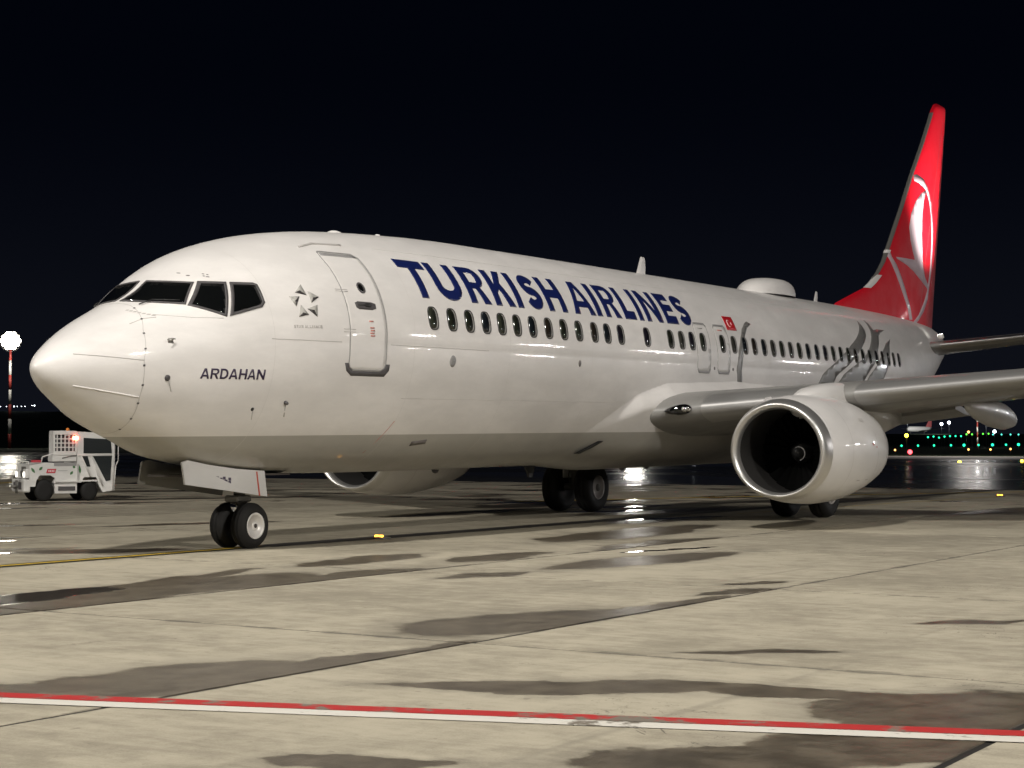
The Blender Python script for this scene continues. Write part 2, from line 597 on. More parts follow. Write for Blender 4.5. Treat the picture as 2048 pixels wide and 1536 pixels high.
M['linered'] = paint_line('red_line_paint', (0.46, 0.03, 0.03), 0.815)
M['linewhite'] = paint_line('white_line_paint', (0.70, 0.67, 0.60), 0.875)
M['lineyellow'] = paint_line('yellow_line_paint', (0.55, 0.38, 0.03), 0.95)
M['lineblack'] = paint_line('black_line_border', (0.035, 0.032, 0.03), 1.0, (0.1, 0.09, 0.075))


def strip(name, pts, half, z, m, n=60):
    """painted band along a polyline"""
    v = []
    for i, (x, y) in enumerate(pts):
        a = Vector(pts[max(i - 1, 0)])
        b = Vector(pts[min(i + 1, len(pts) - 1)])
        d = (b - a).normalized()
        nn = Vector((-d.y, d.x)) * half
        v += [(x + nn.x, y + nn.y, z), (x - nn.x, y - nn.y, z)]
    f = [[2 * i, 2 * i + 1, 2 * i + 3, 2 * i + 2] for i in range(len(pts) - 1)]
    o = obj(name, v, f, m)
    return tag(o, kind='structure')


# stand boundary line in front of the camera: red next to white
da = Vector((-6.39 + 8.40, -14.725 + 8.84)).normalized()
pa = Vector((-8.40, -8.84))
nn = Vector((-da.y, da.x))
red = [tuple(pa + da * s) for s in (-18, -4, 2, 8, 16)]
wht = [tuple(pa - nn * -0.205 * -1 + da * s) for s in (-18, -4, 2, 8, 16)]
strip('red_boundary_line', red, 0.095, 0.004, M['linered'])
strip('white_boundary_line', wht, 0.095, 0.0042, M['linewhite'])
# taxi-in line under the nose wheel, yellow between black borders
strip('taxi_line_border', [(x, 0.0) for x in (-40, -20, -10, -5, 0, 4.6)], 0.20, 0.004, M['lineblack'])
strip('taxi_line', [(x, 0.0) for x in (-40, -20, -10, -5, 0, 4.6)], 0.065, 0.008, M['lineyellow'])
# past the nose wheel only a wider dark band goes on
strip('taxi_line_dark_band', [(4.62, 0.0), (8, -.05), (14, -.1), (20, 0), (30, 0), (43.8, 0)], 0.27, 0.004, M['lineblack'])
# yellow line that curves off behind the airliner
cv = [(24, 7.4), (30, 4.9), (36.9, 1.2), (41.4, -1.3), (43.8, -2.7)]
strip('taxi_line', cv, 0.16, 0.006, M['lineyellow'])
cv2 = [(43.9, -2.75), (52, -8), (64, -18)]
strip('taxi_line', cv2, 0.16, -0.04, M['lineyellow'])
strip('taxi_line', [(15, 24), (29, 34), (43.8, 43)], 0.2, 0.006, M['lineyellow'])
strip('taxi_line', [(20, -0.95), (28, -1.5), (36.0, -2.2)], 0.03, 0.006, M['lineyellow'])
# unseen fill lamp added to brighten the far taxiway
q_ = CAM + fw * 215 + rt * 57
flood((q_.x, q_.y, 15), (q_.x, q_.y, 0), 2600, (4, 4), (1, .93, .88))
# far taxiway strip and grass
o = sheet('far_taxiway', [(210, -200), (255, -200), (120, 420), (75, 420)], -0.03, M['farconc'])
o = sheet('grass_field', [(262, -300), (6000, -2500), (6000, 5000), (100, 1500), (130, 420)], -0.028, M['grass'])

# ------------------------------------------------------------------ fuselage surface
XK = np.array([0, .03, .1, .3, .6, 1.0, 1.45, 1.8, 2.2, 2.7, 3.4, 4.4, 5.6, 7, 9, 26, 29, 32, 34.0, 35.8, 37.2])
ZT = np.array([2.712, 2.79, 2.874, 3.033, 3.223, 3.436, 3.635, 3.815, 4.125, 4.42, 4.666, 4.88, 5.022, 5.104, 5.162, 5.14, 5.12, 5.08, 5.02, 4.93, 4.7])
ZB = np.array([2.712, 2.634, 2.533, 2.375, 2.193, 1.96, 1.783, 1.654, 1.497, 1.398, 1.297, 1.227, 1.183, 1.165, 1.155, 1.152, 1.332, 1.962, 2.662, 3.312, 3.862])
WW = np.array([0.0, 0.09, 0.179, 0.363, 0.577, 0.811, 1.037, 1.175, 1.327, 1.48, 1.639, 1.764, 1.83, 1.860, 1.88, 1.88, 1.72, 1.30, .92, .52, .2])
ZM = np.array([2.712, 2.709, 2.713, 2.713, 2.736, 2.776, 2.84, 2.894, 2.953, 3.022, 3.112, 3.212, 3.262, 3.282, 3.282, 3.282, 3.312, 3.462, 3.712, 4.012, 4.292])
TK = np.sqrt(XK)


def slopes(x, y):
    h = np.diff(x)
    d = np.diff(y) / h
    m = np.zeros_like(y)
    for i in range(1, len(x) - 1):
        if d[i - 1] * d[i] > 0:
            w1 = 2 * h[i] + h[i - 1]
            w2 = h[i] + 2 * h[i - 1]
            m[i] = (w1 + w2) / (w1 / d[i - 1] + w2 / d[i])
    m[0] = d[0]
    m[-1] = d[-1]
    return m


PROF = [(a, slopes(TK, a)) for a in (ZT, ZB, WW, ZM)]


def prof(X):
    t = math.sqrt(max(X, 0.0))
    i = int(min(max(np.searchsorted(TK, t) - 1, 0), len(TK) - 2))
    h = TK[i + 1] - TK[i]
    s = (t - TK[i]) / h
    out = []
    for y, m in PROF:
        out.append(float((1 + 2 * s) * (1 - s) ** 2 * y[i] + s * (1 - s) ** 2 * h * m[i] + s * s * (3 - 2 * s) * y[i + 1] + s * s * (s - 1) * h * m[i + 1]))
    return out


CREASE = 3.16


def crease(X, z):
    if X < 2.5 or X > 33:
        return 1.0
    k = min(1.0, (X - 2.5) / 2.5) * min(1.0, (33 - X) / 4)
    return 1.0 - 0.0075 * k * math.exp(-abs(z - CREASE) / 0.13)


def fpt(X, th, off=0.0):
    """world point on the skin: th 0 = starboard, pi/2 = crown, pi = port"""
    zt, zb, w, zm = prof(X)
    c, s = math.cos(th), math.sin(th)
    b = (zt - zm) if s > 0 else (zm - zb)
    z = zm + b * s
    k = crease(X, z)
    ny, nz = c / max(w, 1e-4), s / max(b, 1e-4)
    l = math.hypot(ny, nz) or 1.0
    return Vector((X, w * c * k + off * ny / l, z + off * nz / l + SL * (X - 12)))


def side(X, z, off=0.0, port=True):
    """skin point from station and body height"""
    zt, zb, w, zm = prof(X)
    b = (zt - zm) if z > zm else (zm - zb)
    s = max(-0.9999, min(0.9999, (z - zm) / b))
    th = math.asin(s)
    return fpt(X, PI - th if port else th, off)


plane = empty('passenger_airplane', (0, 0, 0))
tag(plane, 'large white airliner with red tail fin and navy lettering, parked nose to the left', 'airplane')

xs_ = [0.0004, .004, .012, .03, .06, .1, .16, .23, .31, .4, .5, .62, .75, .88, 1.02, 1.16, 1.3, 1.45, 1.6, 1.75, 1.9, 2.05, 2.2, 2.4, 2.6, 2.8, 3.0, 3.25, 3.5, 3.8, 4.1, 4.5, 5, 5.5, 6, 6.6, 7.2, 8, 9, 10, 11, 12, 13, 14, 15, 16, 17, 18, 19, 20, 21, 22, 23, 24, 25, 26, 26.8, 27.6, 28.4, 29.2, 30, 30.8, 31.6, 32.4, 33.2, 34, 34.8, 35.4, 36.0, 36.5, 36.9, 37.2]
tc = math.asin((CREASE - 3.282) / 2.127)
ths = set(round(2 * PI * i / 88, 5) for i in range(88))
for d in (-.06, -.035, -.015, 0, .015, .035, .06):
    ths.add(round((tc + d) % (2 * PI), 5))
    ths.add(round(PI - tc + d, 5))
ths = sorted(ths)
rings = [[fpt(x, t) for t in ths] for x in xs_]
mb = MB()
mb.loft(rings[15:], False, True, True)
fus = fix_normals(mb.build('fuselage', M['white'], plane))
mb = MB()
mb.loft(rings[:16], True, False, True)
rad = fix_normals(mb.build('radome', M['white'], plane))
for o in (fus, rad):
    if o.data.polygons[len(o.data.polygons) // 2].normal.dot(o.data.polygons[len(o.data.polygons) // 2].center - Vector((o.data.polygons[len(o.data.polygons) // 2].center.x, 0, 3.2))) < 0:
        o.data.flip_normals()
# auxiliary tail cone exhaust
mb = MB()
mb.lathe([(0, .19), (.35, .15), (.36, .11), (.1, .1)], (1, 0, .05), fpt(37.18, 0) + Vector((0, -.2, .0)), 20)
mb.build('tail_exhaust', M['dullalu'], plane)


# ------------------------------------------------------------------ decals on the skin
def pip(x, y, loops):
    c = False
    for L in loops:
        n = len(L)
        j = n - 1
        for i in range(n):
            xi, yi = L[i]
            xj, yj = L[j]
            if (yi > y) != (yj > y) and x < (xj - xi) * (y - yi) / (yj - yi) + xi:
                c = not c
            j = i
    return c


def dens(L, step):
    out = []
    n = len(L)
    for i in range(n):
        a, b = L[i], L[(i + 1) % n]
        k = max(1, int(math.hypot(b[0] - a[0], b[1] - a[1]) / step))
        for q in range(k):
            out.append((a[0] + (b[0] - a[0]) * q / k, a[1] + (b[1] - a[1]) * q / k))
    return out


def fill(loops, step):
    loops = [dens(L, step) for L in loops]
    V = []
    Ed = []
    for L in loops:
        k = len(V)
        V += L
        Ed += [(k + i, k + (i + 1) % len(L)) for i in range(len(L))]
    xs = [v[0] for v in V]
    ys = [v[1] for v in V]
    x = min(xs) + step * .5
    while x < max(xs):
        y = min(ys) + step * .5
        while y < max(ys):
            if pip(x, y, loops):
                V.append((x + random.uniform(-.05, .05) * step, y + random.uniform(-.05, .05) * step))
            y += step
        x += step
    r = delaunay_2d_cdt([Vector(v) for v in V], Ed, [], 0, 1e-6)
    vs, es, fs = r[0], r[1], r[2]
    F = []
    for f in fs:
        cx = sum(vs[i][0] for i in f) / len(f)
        cy = sum(vs[i][1] for i in f) / len(f)
        if pip(cx, cy, loops):
            F.append(list(f))
    return [(v[0], v[1]) for v in vs], F


def decal(name, loops, m, parent, mapper, off=0.004, step=0.09, skirt=0.008, smooth=True):
    """thin raised plate that hugs the skin, with real edges"""
    vs, F = fill(loops, step)
    n = len(vs)
    V = [mapper(a, b, off) for a, b in vs]
    cnt = {}
    for f in F:
        for i in range(len(f)):
            e = (f[i], f[(i + 1) % len(f)])
            cnt[e] = 1
    bnd = [e for e in cnt if (e[1], e[0]) not in cnt]
    low = {}
    for e in bnd:
        for i in e:
            if i not in low:
                low[i] = len(V)
                V.append(mapper(vs[i][0], vs[i][1], off - skirt))
    nf = len(F)
    F = F + [[e[1], e[0], low[e[0]], low[e[1]]] for e in bnd]
    o = obj(name, V, F, m, parent)
    o.data.polygons.foreach_set('use_smooth', [smooth] * nf + [False] * (len(F) - nf))
    # make it face outwards
    if nf:
        p0 = o.data.polygons[0]
        c0 = Vector(p0.center)
        q = mapper(vs[F[0][0]][0], vs[F[0][0]][1], off + 1.0) - mapper(vs[F[0][0]][0], vs[F[0][0]][1], off)
        if p0.normal.dot(q) < 0:
            o.data.flip_normals()
    return o


def port(X, z, off):
    return side(X, z, off, True)


def stroke(pts, half, closed=False):
    """outline of a stroked polyline (butt ends)"""
    n = len(pts)
    A = []
    B = []
    for i in range(n):
        a = pts[(i - 1) % n] if (closed or i > 0) else pts[i]
        b = pts[(i + 1) % n] if (closed or i < n - 1) else pts[i]
        dx, dy = b[0] - a[0], b[1] - a[1]
        l = math.hypot(dx, dy) or 1
        nx, ny = -dy / l * half, dx / l * half
        A.append((pts[i][0] + nx, pts[i][1] + ny))
        B.append((pts[i][0] - nx, pts[i][1] - ny))
    return [A, B] if closed else [A + B[::-1]]


def arc(cx, cy, rx, ry, a0, a1, n=10):
    return [(cx + rx * math.cos(R(a0 + (a1 - a0) * i / n)), cy + ry * math.sin(R(a0 + (a1 - a0) * i / n))) for i in range(n + 1)]


def glyph(ch, w, s):
    """bold sans capital in a box w x 1, stem width s"""
    h = s * 0.95
    if ch == 'T':
        return [[(0, 1), (0, 1 - h), ((w - s) / 2, 1 - h), ((w - s) / 2, 0), ((w + s) / 2, 0), ((w + s) / 2, 1 - h), (w, 1 - h), (w, 1)]]
    if ch == 'I':
        return [[(0, 0), (w, 0), (w, 1), (0, 1)]]
    if ch == 'L':
        return [[(0, 0), (w, 0), (w, h), (s, h), (s, 1), (0, 1)]]
    if ch == 'H':
        return [[(0, 0), (s, 0), (s, .5 - h * .5), (w - s, .5 - h * .5), (w - s, 0), (w, 0), (w, 1), (w - s, 1), (w - s, .5 + h * .5), (s, .5 + h * .5), (s, 1), (0, 1)]]
    if ch == 'E':
        return [[(0, 0), (w, 0), (w, h), (s, h), (s, .5 - h * .45), (w * .93, .5 - h * .45), (w * .93, .5 + h * .45), (s, .5 + h * .45), (s, 1 - h), (w * .98, 1 - h), (w * .98, 1), (0, 1)]]
    if ch == 'N':
        return [[(0, 0), (s, 0), (s, .66), (w - s, 0), (w, 0), (w, 1), (w - s, 1), (w - s, .34), (s, 1), (0, 1)]]
    if ch == 'K':
        return [[(0, 0), (s, 0), (s, .33), (s * 1.5, .44), (w - s * 1.15, 0), (w, 0), (s * 2.15, .62), (w * .96, 1), (w * .96 - s * 1.15, 1), (s, .56), (s, 1), (0, 1)]]
    if ch == 'A':
        t = s * .56
        x1 = lambda z: (w / 2 - t) * z
        return [[(0, 0), (s * 1.05, 0), (s * 1.05 + .2 * (w / 2 - s * 1.05) * .85, .2), (w - s * 1.05 - .2 * (w / 2 - s * 1.05) * .85, .2), (w - s * 1.05, 0), (w, 0), (w / 2 + t, 1), (w / 2 - t, 1)],
                [(s * 1.05 + .38 * (w / 2 - s * 1.05) * .85, .38), (w / 2, .80), (w - s * 1.05 - .38 * (w / 2 - s * 1.05) * .85, .38)]]
    if ch == 'U':
        r = w / 2
        return [[(0, 1)] + [(0, .36)] + arc(r, .36, r, .36, 180, 360, 16) + [(w, 1), (w - s, 1), (w - s, .37)] + arc(r, .37, r - s, .37 - h, 360, 180, 14)[1:] + [(s, 1)]]
    if ch == 'R':
        rr = .285
        o = [(0, 0), (s, 0), (s, .38), (w * .47, .38), (w - s * 1.12, 0), (w, 0), (w * .70, .43)] + arc(w - rr * .98 * w / .75, .71, rr * .98 * w / .75, .29, -70, 90, 12) + [(0, 1)]
        cx = w - rr * w / .75
        i = [(s, .38 + h), (cx, .38 + h)] + arc(cx, .71, max(rr * w / .75 - s, .03), .29 - h * .92, -80, 80, 8) + [(cx, 1 - h * .9), (s, 1 - h * .9)]
        i = [(s, .55)] + arc(cx, .69, max(rr * w / .75 - s, .04), .14, -90, 90, 8) + [(s, .83)]
        return [o, i]
    if ch == 'D':
        rx = w * .55
        o = [(0, 0)] + arc(w - rx, .5, rx, .5, -90, 90, 14) + [(0, 1)]
        i = [(s, h)] + arc(w - rx, .5, rx - s, .5 - h, -90, 90, 12) + [(s, 1 - h)]
        return [o, i]
    if ch in 'SC35':
        a = w / 2
        e = s / 2
        if ch == 'S':
            q = (.5 - e) / 2
            c = arc(a, .5 + q, a - e, q, 18, 262, 14) + [(a, .5)] + arc(a, .5 - q, a - e, q, 82, -162, 14)
        elif ch == 'C':
            c = arc(a, .5, a - e, .5 - e, 42, 318, 20)
        elif ch == '3':
            q = (.5 - e) / 2
            c = arc(a, .5 + q, a - e, q, 155, -85, 10) + arc(a, .5 - q, a - e, q, 85, -155, 10)
        else:
            c = [(w, 1 - e), (e, 1 - e), (e, .52)] + arc(a, .32, a - e, .32 - e, 130, -155, 12)
        return stroke(c, e)
    return []


BASEZ, TOPZ = 3.948, 4.572


def text_map(X, v, off):
    zt, zb, w, zm = prof(X)
    b = zt - zm
    a0 = math.asin((BASEZ - zm) / b)
    a1 = math.asin(min(.99, (TOPZ - zm) / b))
    return fpt(X, PI - (a0 + (a1 - a0) * v), off)


LETTERS = [('T', 6.22, 6.92), ('U', 6.99, 7.69), ('R', 7.86, 8.47), ('K', 8.61, 9.24), ('I', 9.315, 9.505), ('S', 9.69, 10.235), ('H', 10.365, 11.015),
           ('A', 11.27, 12.05), ('I', 12.115, 12.305), ('R', 12.46, 13.07), ('L', 13.20, 13.67), ('I', 13.795, 13.975), ('N', 14.12, 14.80), ('E', 14.96, 15.48), ('S', 15.60, 16.15)]
CAPH = 0.71
for ch, xa, xb in LETTERS:
    wd = (xb - xa) / CAPH
    L = [[(xa + x * CAPH, z) for x, z in lp] for lp in glyph(ch, wd, .262)]
    decal('letter', L, M['navy'], fus, text_map, .0035, .09)

# place name under the cockpit
PN = [('A', 1.912, 2.04), ('R', 2.057, 2.178), ('D', 2.198, 2.32), ('A', 2.334, 2.47), ('H', 2.492, 2.613), ('A', 2.63, 2.762), ('N', 2.783, 2.916)]
for ch, xa, xb in PN:
    h = .142
    L = [[(xa + x * h, 2.583 + z * h) for x, z in lp] for lp in glyph(ch, (xb - xa) / h, .19)]
    decal('letter', L, M['ink'], fus, port, .0035, .05)
# five-pointed emblem ahead of the door, with its small caption
STAR = [[[3.754, 3.99], [3.778, 3.828], [3.58, 3.861]], [[3.828, 3.895], [4.004, 3.816], [3.823, 3.718]], [[3.444, 3.797], [3.633, 3.803], [3.517, 3.649]], [[3.611, 3.68], [3.718, 3.538], [3.521, 3.499]], [[3.928, 3.696], [3.873, 3.515], [3.713, 3.625]]]
SDARK = [[[3.778, 3.828], [3.58, 3.861], [3.687, 3.894]], [[4.004, 3.816], [3.823, 3.718], [3.882, 3.796]], [[3.633, 3.803], [3.517, 3.649], [3.53, 3.737]], [[3.718, 3.538], [3.521, 3.499], [3.618, 3.567]], [[3.873, 3.515], [3.713, 3.625], [3.838, 3.611]]]
M['starlight'] = mat('emblem_silver', (0.46, 0.45, 0.42), 0.35)
M['stardark'] = mat('emblem_dark', (0.045, 0.04, 0.04), 0.35)
for L in STAR:
    decal('emblem_point', [[tuple(p) for p in L]], M['starlight'], fus, port, .0035, .08)
for L in SDARK:
    decal('emblem_shade', [[tuple(p) for p in L]], M['stardark'], fus, port, .0065, .08)
xx = 3.405
for ch in 'STAR ALLIANCE':
    if ch == ' ':
        xx += .02
        continue
    h = .042
    wd = .012 if ch == 'I' else .034
    L = [[(xx + x * h, 3.335 + (xx - 3.4) * .03 + z * h) for x, z in lp] for lp in glyph(ch, wd / h, .2 if ch != 'I' else wd / h)]
    decal('letter', L, M['softseam'], fus, port, .003, .05)
    xx += wd + .012

# grey swooshes of the rear livery
SW = [[[18.973, 4.186], [19.155, 4.137], [18.843, 4.032], [18.585, 3.848], [18.344, 3.532], [18.259, 3.091], [18.36, 2.775], [18.513, 2.6], [18.272, 2.6], [18.113, 2.787], [18.0, 3.085], [18.095, 3.506], [18.331, 3.803], [18.547, 4.001], [18.808, 4.134]],
      [[26.574, 4.589], [26.609, 4.466], [26.573, 4.341], [26.411, 4.2], [26.027, 4.002], [25.499, 3.764], [25.004, 3.561], [24.525, 3.363], [24.103, 3.218], [23.761, 3.078], [23.5, 2.8], [23.3, 2.3], [22.3, 2.3], [22.631, 2.869], [22.856, 3.095], [23.138, 3.232], [23.493, 3.354], [23.993, 3.53], [24.498, 3.71], [24.949, 3.881], [25.548, 4.083], [25.942, 4.241], [26.326, 4.421]],
      [[27.25, 4.639], [27.374, 4.556], [27.333, 4.376], [27.698, 4.414], [28.437, 4.427], [27.821, 4.325], [27.475, 4.226], [26.895, 3.833], [26.663, 3.643], [26.411, 3.475], [26.038, 3.286], [25.544, 2.941], [25.2, 2.4], [23.5, 2.4], [23.866, 2.901], [24.216, 3.126], [24.625, 3.279], [25.064, 3.407], [25.669, 3.592], [26.124, 3.786], [26.454, 3.979], [26.781, 4.175], [26.994, 4.329], [27.169, 4.525]],
      [[28.432, 4.183], [28.093, 4.001], [27.823, 3.742], [27.531, 3.426], [27.292, 3.216], [27.021, 3.009], [26.7, 2.5], [25.4, 2.5], [25.759, 2.955], [26.043, 3.167], [26.443, 3.356], [26.716, 3.504], [27.075, 3.717], [27.395, 3.871], [27.823, 4.043]]]
for L in SW:
    decal('grey_swoosh', [[tuple(p) for p in L]], M['swoosh'], fus, port, .003, .14)
# national flag
fl = decal('flag', [[(17.765, 4.245), (18.245, 4.245), (18.245, 3.94), (17.765, 3.94)]], M['flagred'], fus, port, .0035, .12)
cr = arc(17.955, 4.092, .078, .082, 45, 315, 16) + arc(17.975, 4.092, .062, .066, 310, 50, 14)
decal('flag_crescent', [cr], M['flagwhite'], fus, port, .0065, .06)
stp = []
for k in range(10):
    rr = .04 if k % 2 == 0 else .016
    stp.append((18.075 + rr * math.cos(R(180 + 36 * k)), 4.092 + rr * math.sin(R(180 + 36 * k))))
decal('flag_star', [stp], M['flagwhite'], fus, port, .0065, .06)


# seams
def seam(pts, half, m='seam', parent=None, name='panel_seam', off=.0025):
    return decal(name, stroke(pts, half), M[m], parent or fus, port, off, .12, .005)


def ring_mesh(name, x, a0, a1, half, m, parent, off=.0025, n=60):
    V = []
    for i in range(n + 1):
        t = a0 + (a1 - a0) * i / n
        V += [fpt(x - half, t, off), fpt(x + half, t, off)]
    return obj(name, V, [[2 * i, 2 * i + 1, 2 * i + 3, 2 * i + 2] for i in range(n)], M[m], parent, True)


SEAMX = [(1.7, 1.34), (2.02, 1.25), (2.33, 1.17), (2.82, 1.135), (3.23, 1.235), (3.6, 1.45)]


def seam_x(th):
    x = 1.2
    for _ in range(6):
        z = fpt(x, th).z - SL * (x - 12)
        x = SEAMX[0][1] if z < SEAMX[0][0] else SEAMX[-1][1]
        for (a, b), (c, d) in zip(SEAMX[:-1], SEAMX[1:]):
            if a <= z <= c:
                x = b + (d - b) * (z - a) / (c - a)
    return x


V = []
for i in range(91):
    th = 2 * PI * i / 90
    x = seam_x(th)
    V += [fpt(x - .0035, th, .0025), fpt(x + .0035, th, .0025)]
obj('radome_seam', V, [[2 * i, 2 * i + 1, 2 * i + 3, 2 * i + 2] for i in range(90)], M['softseam'], rad, True)
for k in range(-4, 5):
    a = PI + k * .30 + .05
    x = seam_x(a)
    obj('radome_latch', [fpt(x - .016, a - .016, .0045), fpt(x + .012, a - .016, .0045), fpt(x + .012, a + .016, .0045), fpt(x - .016, a + .016, .0045)], [[0, 1, 2, 3]], M['scuff'], rad)
# lightning strips on the radome
decal('lightning_strip', stroke([(.36, 2.89), (.72, 2.861), (1.135, 2.821)], .0035), M['softseam'], rad, port, .006, .08, .01)
decal('lightning_strip', stroke([(.38, 2.474), (.75, 2.403), (1.16, 2.326)], .006), M['white'], rad, port, .014, .08, .018)
seam([(3.0, 3.165), (3.5, 3.165), (4.35, 3.165)], .004, 'softseam')
seam([(5.5, 3.165), (8.2, 3.165)], .004, 'softseam')
seam([(1.5, 3.46), (1.9, 3.43), (2.3, 3.43)], .003, 'softseam')
seam([(1.15, 3.32), (1.35, 3.40), (1.5, 3.42)], .003, 'softseam')
seam([(6.08, 2.0), (5.97, 1.72), (5.9, 1.5)], .006, 'redmark')
for xv in (3.05, 6.1, 8.85, 11.7, 14.45, 19.75, 21.6, 24.9, 28.95, 30.6):
    ring_mesh('skin_joint', xv, PI * .53, PI * 1.42, .0022, 'hairseam', fus, .0015)
for zv in (4.72, 2.35):
    seam([(6, zv), (12, zv), (18, zv), (26, zv)], .0022, 'hairseam', None, 'skin_joint', .0015)


# cockpit glazing
def front(y, z, off):
    """skin point from a head-on (y, body z) position, used for the windshields"""
    lo, hi = .4, 4.0
    for _ in range(40):
        x = (lo + hi) / 2
        zt, zb, w, zm = prof(x)
        b = (zt - zm) if z > zm else (zm - zb)
        if (y / w) ** 2 + ((z - zm) / b) ** 2 > 1:
            lo = x
        else:
            hi = x
    th = math.atan2((z - zm) / b, y / w)
    p = fpt(x, th, 0)
    n = Vector((-.55, y * .6, .62)).normalized()
    return p + n * off


def inset(poly, d):
    """shrink a convex polygon by d"""
    n = len(poly)
    cx = sum(p[0] for p in poly) / n
    cy = sum(p[1] for p in poly) / n
    out = []
    for i in range(n):
        a, b, c = poly[i - 1], poly[i], poly[(i + 1) % n]
        def nrm(p, q):
            dx, dy = q[0] - p[0], q[1] - p[1]
            l = math.hypot(dx, dy)
            nx, ny = -dy / l, dx / l
            if (cx - p[0]) * nx + (cy - p[1]) * ny < 0:
                nx, ny = -nx, -ny
            return nx, ny
        n1, n2 = nrm(a, b), nrm(b, c)
        den = 1 + n1[0] * n2[0] + n1[1] * n2[1]
        out.append((b[0] + d * (n1[0] + n2[0]) / den, b[1] + d * (n1[1] + n2[1]) / den))
    return out


def window_piece(name, poly, mapper, fr=.03, frm='rim', parent=plane):
    o = decal(name, [poly, inset(poly, fr)], M[frm], parent, mapper, .012, .07, .02)
    decal('pane', [inset(poly, fr * .9)], M['glass'], o, mapper, .005, .07, .012)
    return o


for s in (-1, 1):
    W1 = [(s * .045, 3.668), (s * .06, 3.99), (s * .755, 3.95), (s * .885, 3.615)]
    window_piece('windshield', W1, front, .022, 'scuff')
    sidem = (lambda X, z, off: side(X, z, off, True)) if s < 0 else (lambda X, z, off: side(X, z, off, False))
    window_piece('cockpit_window', [(2.285, 3.962), (2.595, 3.962), (2.35, 3.452), (1.949, 3.602)], sidem, .03, 'scuff')
    window_piece('cockpit_window', [(2.64, 3.962), (2.955, 3.968), (3.012, 3.945), (2.995, 3.68), (2.93, 3.612), (2.397, 3.46)], sidem, .035, 'scuff')
    # wiper
    mb = MB()
    pa_, pb_, pc_ = front(s * .42, 3.60, .02), front(s * .50, 3.66, .035), front(s * .80, 3.655, .035)
    mb.path([pa_, pb_, pc_], .009)
    mb.build('wiper', M['black'], plane)

# forward passenger door
DOOR = [(4.60, 4.572), (5.28, 4.572), (5.375, 4.51), (5.395, 4.24), (5.395, 3.6), (5.40, 3.1), (5.405, 2.86), (5.37, 2.79), (5.29, 2.752), (4.64, 2.752), (4.56, 2.79), (4.525, 2.86), (4.525, 3.4), (4.53, 4.0), (4.535, 4.47), (4.555, 4.545)]
door = decal('door', [DOOR], M['white'], plane, port, .0015, .12, .004)
decal('door_gap', [DOOR, inset(DOOR, .017)], M['palegrey'], door, port, .005, .12, .006)
decal('door_header', [[(4.60, 4.545), (5.3, 4.545), (5.33, 4.50), (4.58, 4.50)]], M['palegrey'], door, port, .004, .1)
decal('scuff_plate', [[(4.445, 2.86), (4.527, 2.86), (4.56, 2.79), (4.64, 2.745), (5.29, 2.745), (5.37, 2.785), (5.41, 2.86), (5.50, 2.86), (5.50, 2.77), (5.40, 2.672), (4.98, 2.672), (4.62, 2.672), (4.50, 2.745)]], M['scuff'], door, port, .003, .1)
ell = lambda cx, cz, rx, rz, n=20: [(cx + rx * math.cos(2 * PI * i / n), cz + rz * math.sin(2 * PI * i / n)) for i in range(n)]
decal('door_window_frame', [ell(4.99, 4.01, .085, .085), ell(4.99, 4.01, .058, .058)], M['scuff'], door, port, .010, .06, .012)
decal('door_window', [ell(4.99, 4.01, .06, .06)], M['glass'], door, port, .004, .06)
decal('handle_recess', [[(4.73, 3.77), (4.80, 3.795), (5.10, 3.795), (5.20, 3.775), (5.195, 3.70), (5.10, 3.675), (4.80, 3.675), (4.745, 3.70)]], M['scuff'], door, port, .004, .1)
decal('door_handle', [[(4.80, 3.755), (4.93, 3.755), (4.97, 3.775), (5.06, 3.775), (5.1, 3.745), (5.06, 3.715), (4.97, 3.715), (4.93, 3.735), (4.80, 3.735)]], M['duct'], door, port, .012, .08, .014)
for zz, x1, x2 in ((3.49, 4.98, 5.08), (3.39, 4.99, 5.09), (3.35, 5.0, 5.1), (3.31, 4.99, 5.09), (3.27, 5.0, 5.1)):
    decal('red_instruction', [[(x1, zz), (x2, zz), (x2, zz + .022), (x1, zz + .022)]], M['redmark'], door, port, .003, .1)
for zz in (3.96, 3.93, 3.36, 3.32):
    decal('hinge_mark', [[(4.40, zz), (4.66, zz), (4.66, zz + .006), (4.40, zz + .006)]], M['softseam'], door, port, .004, .1)
decal('rain_gutter', stroke([(4.34, 4.62), (4.7, 4.70), (5.3, 4.72)], .009), M['softseam'], fus, port, .012, .1, .02)

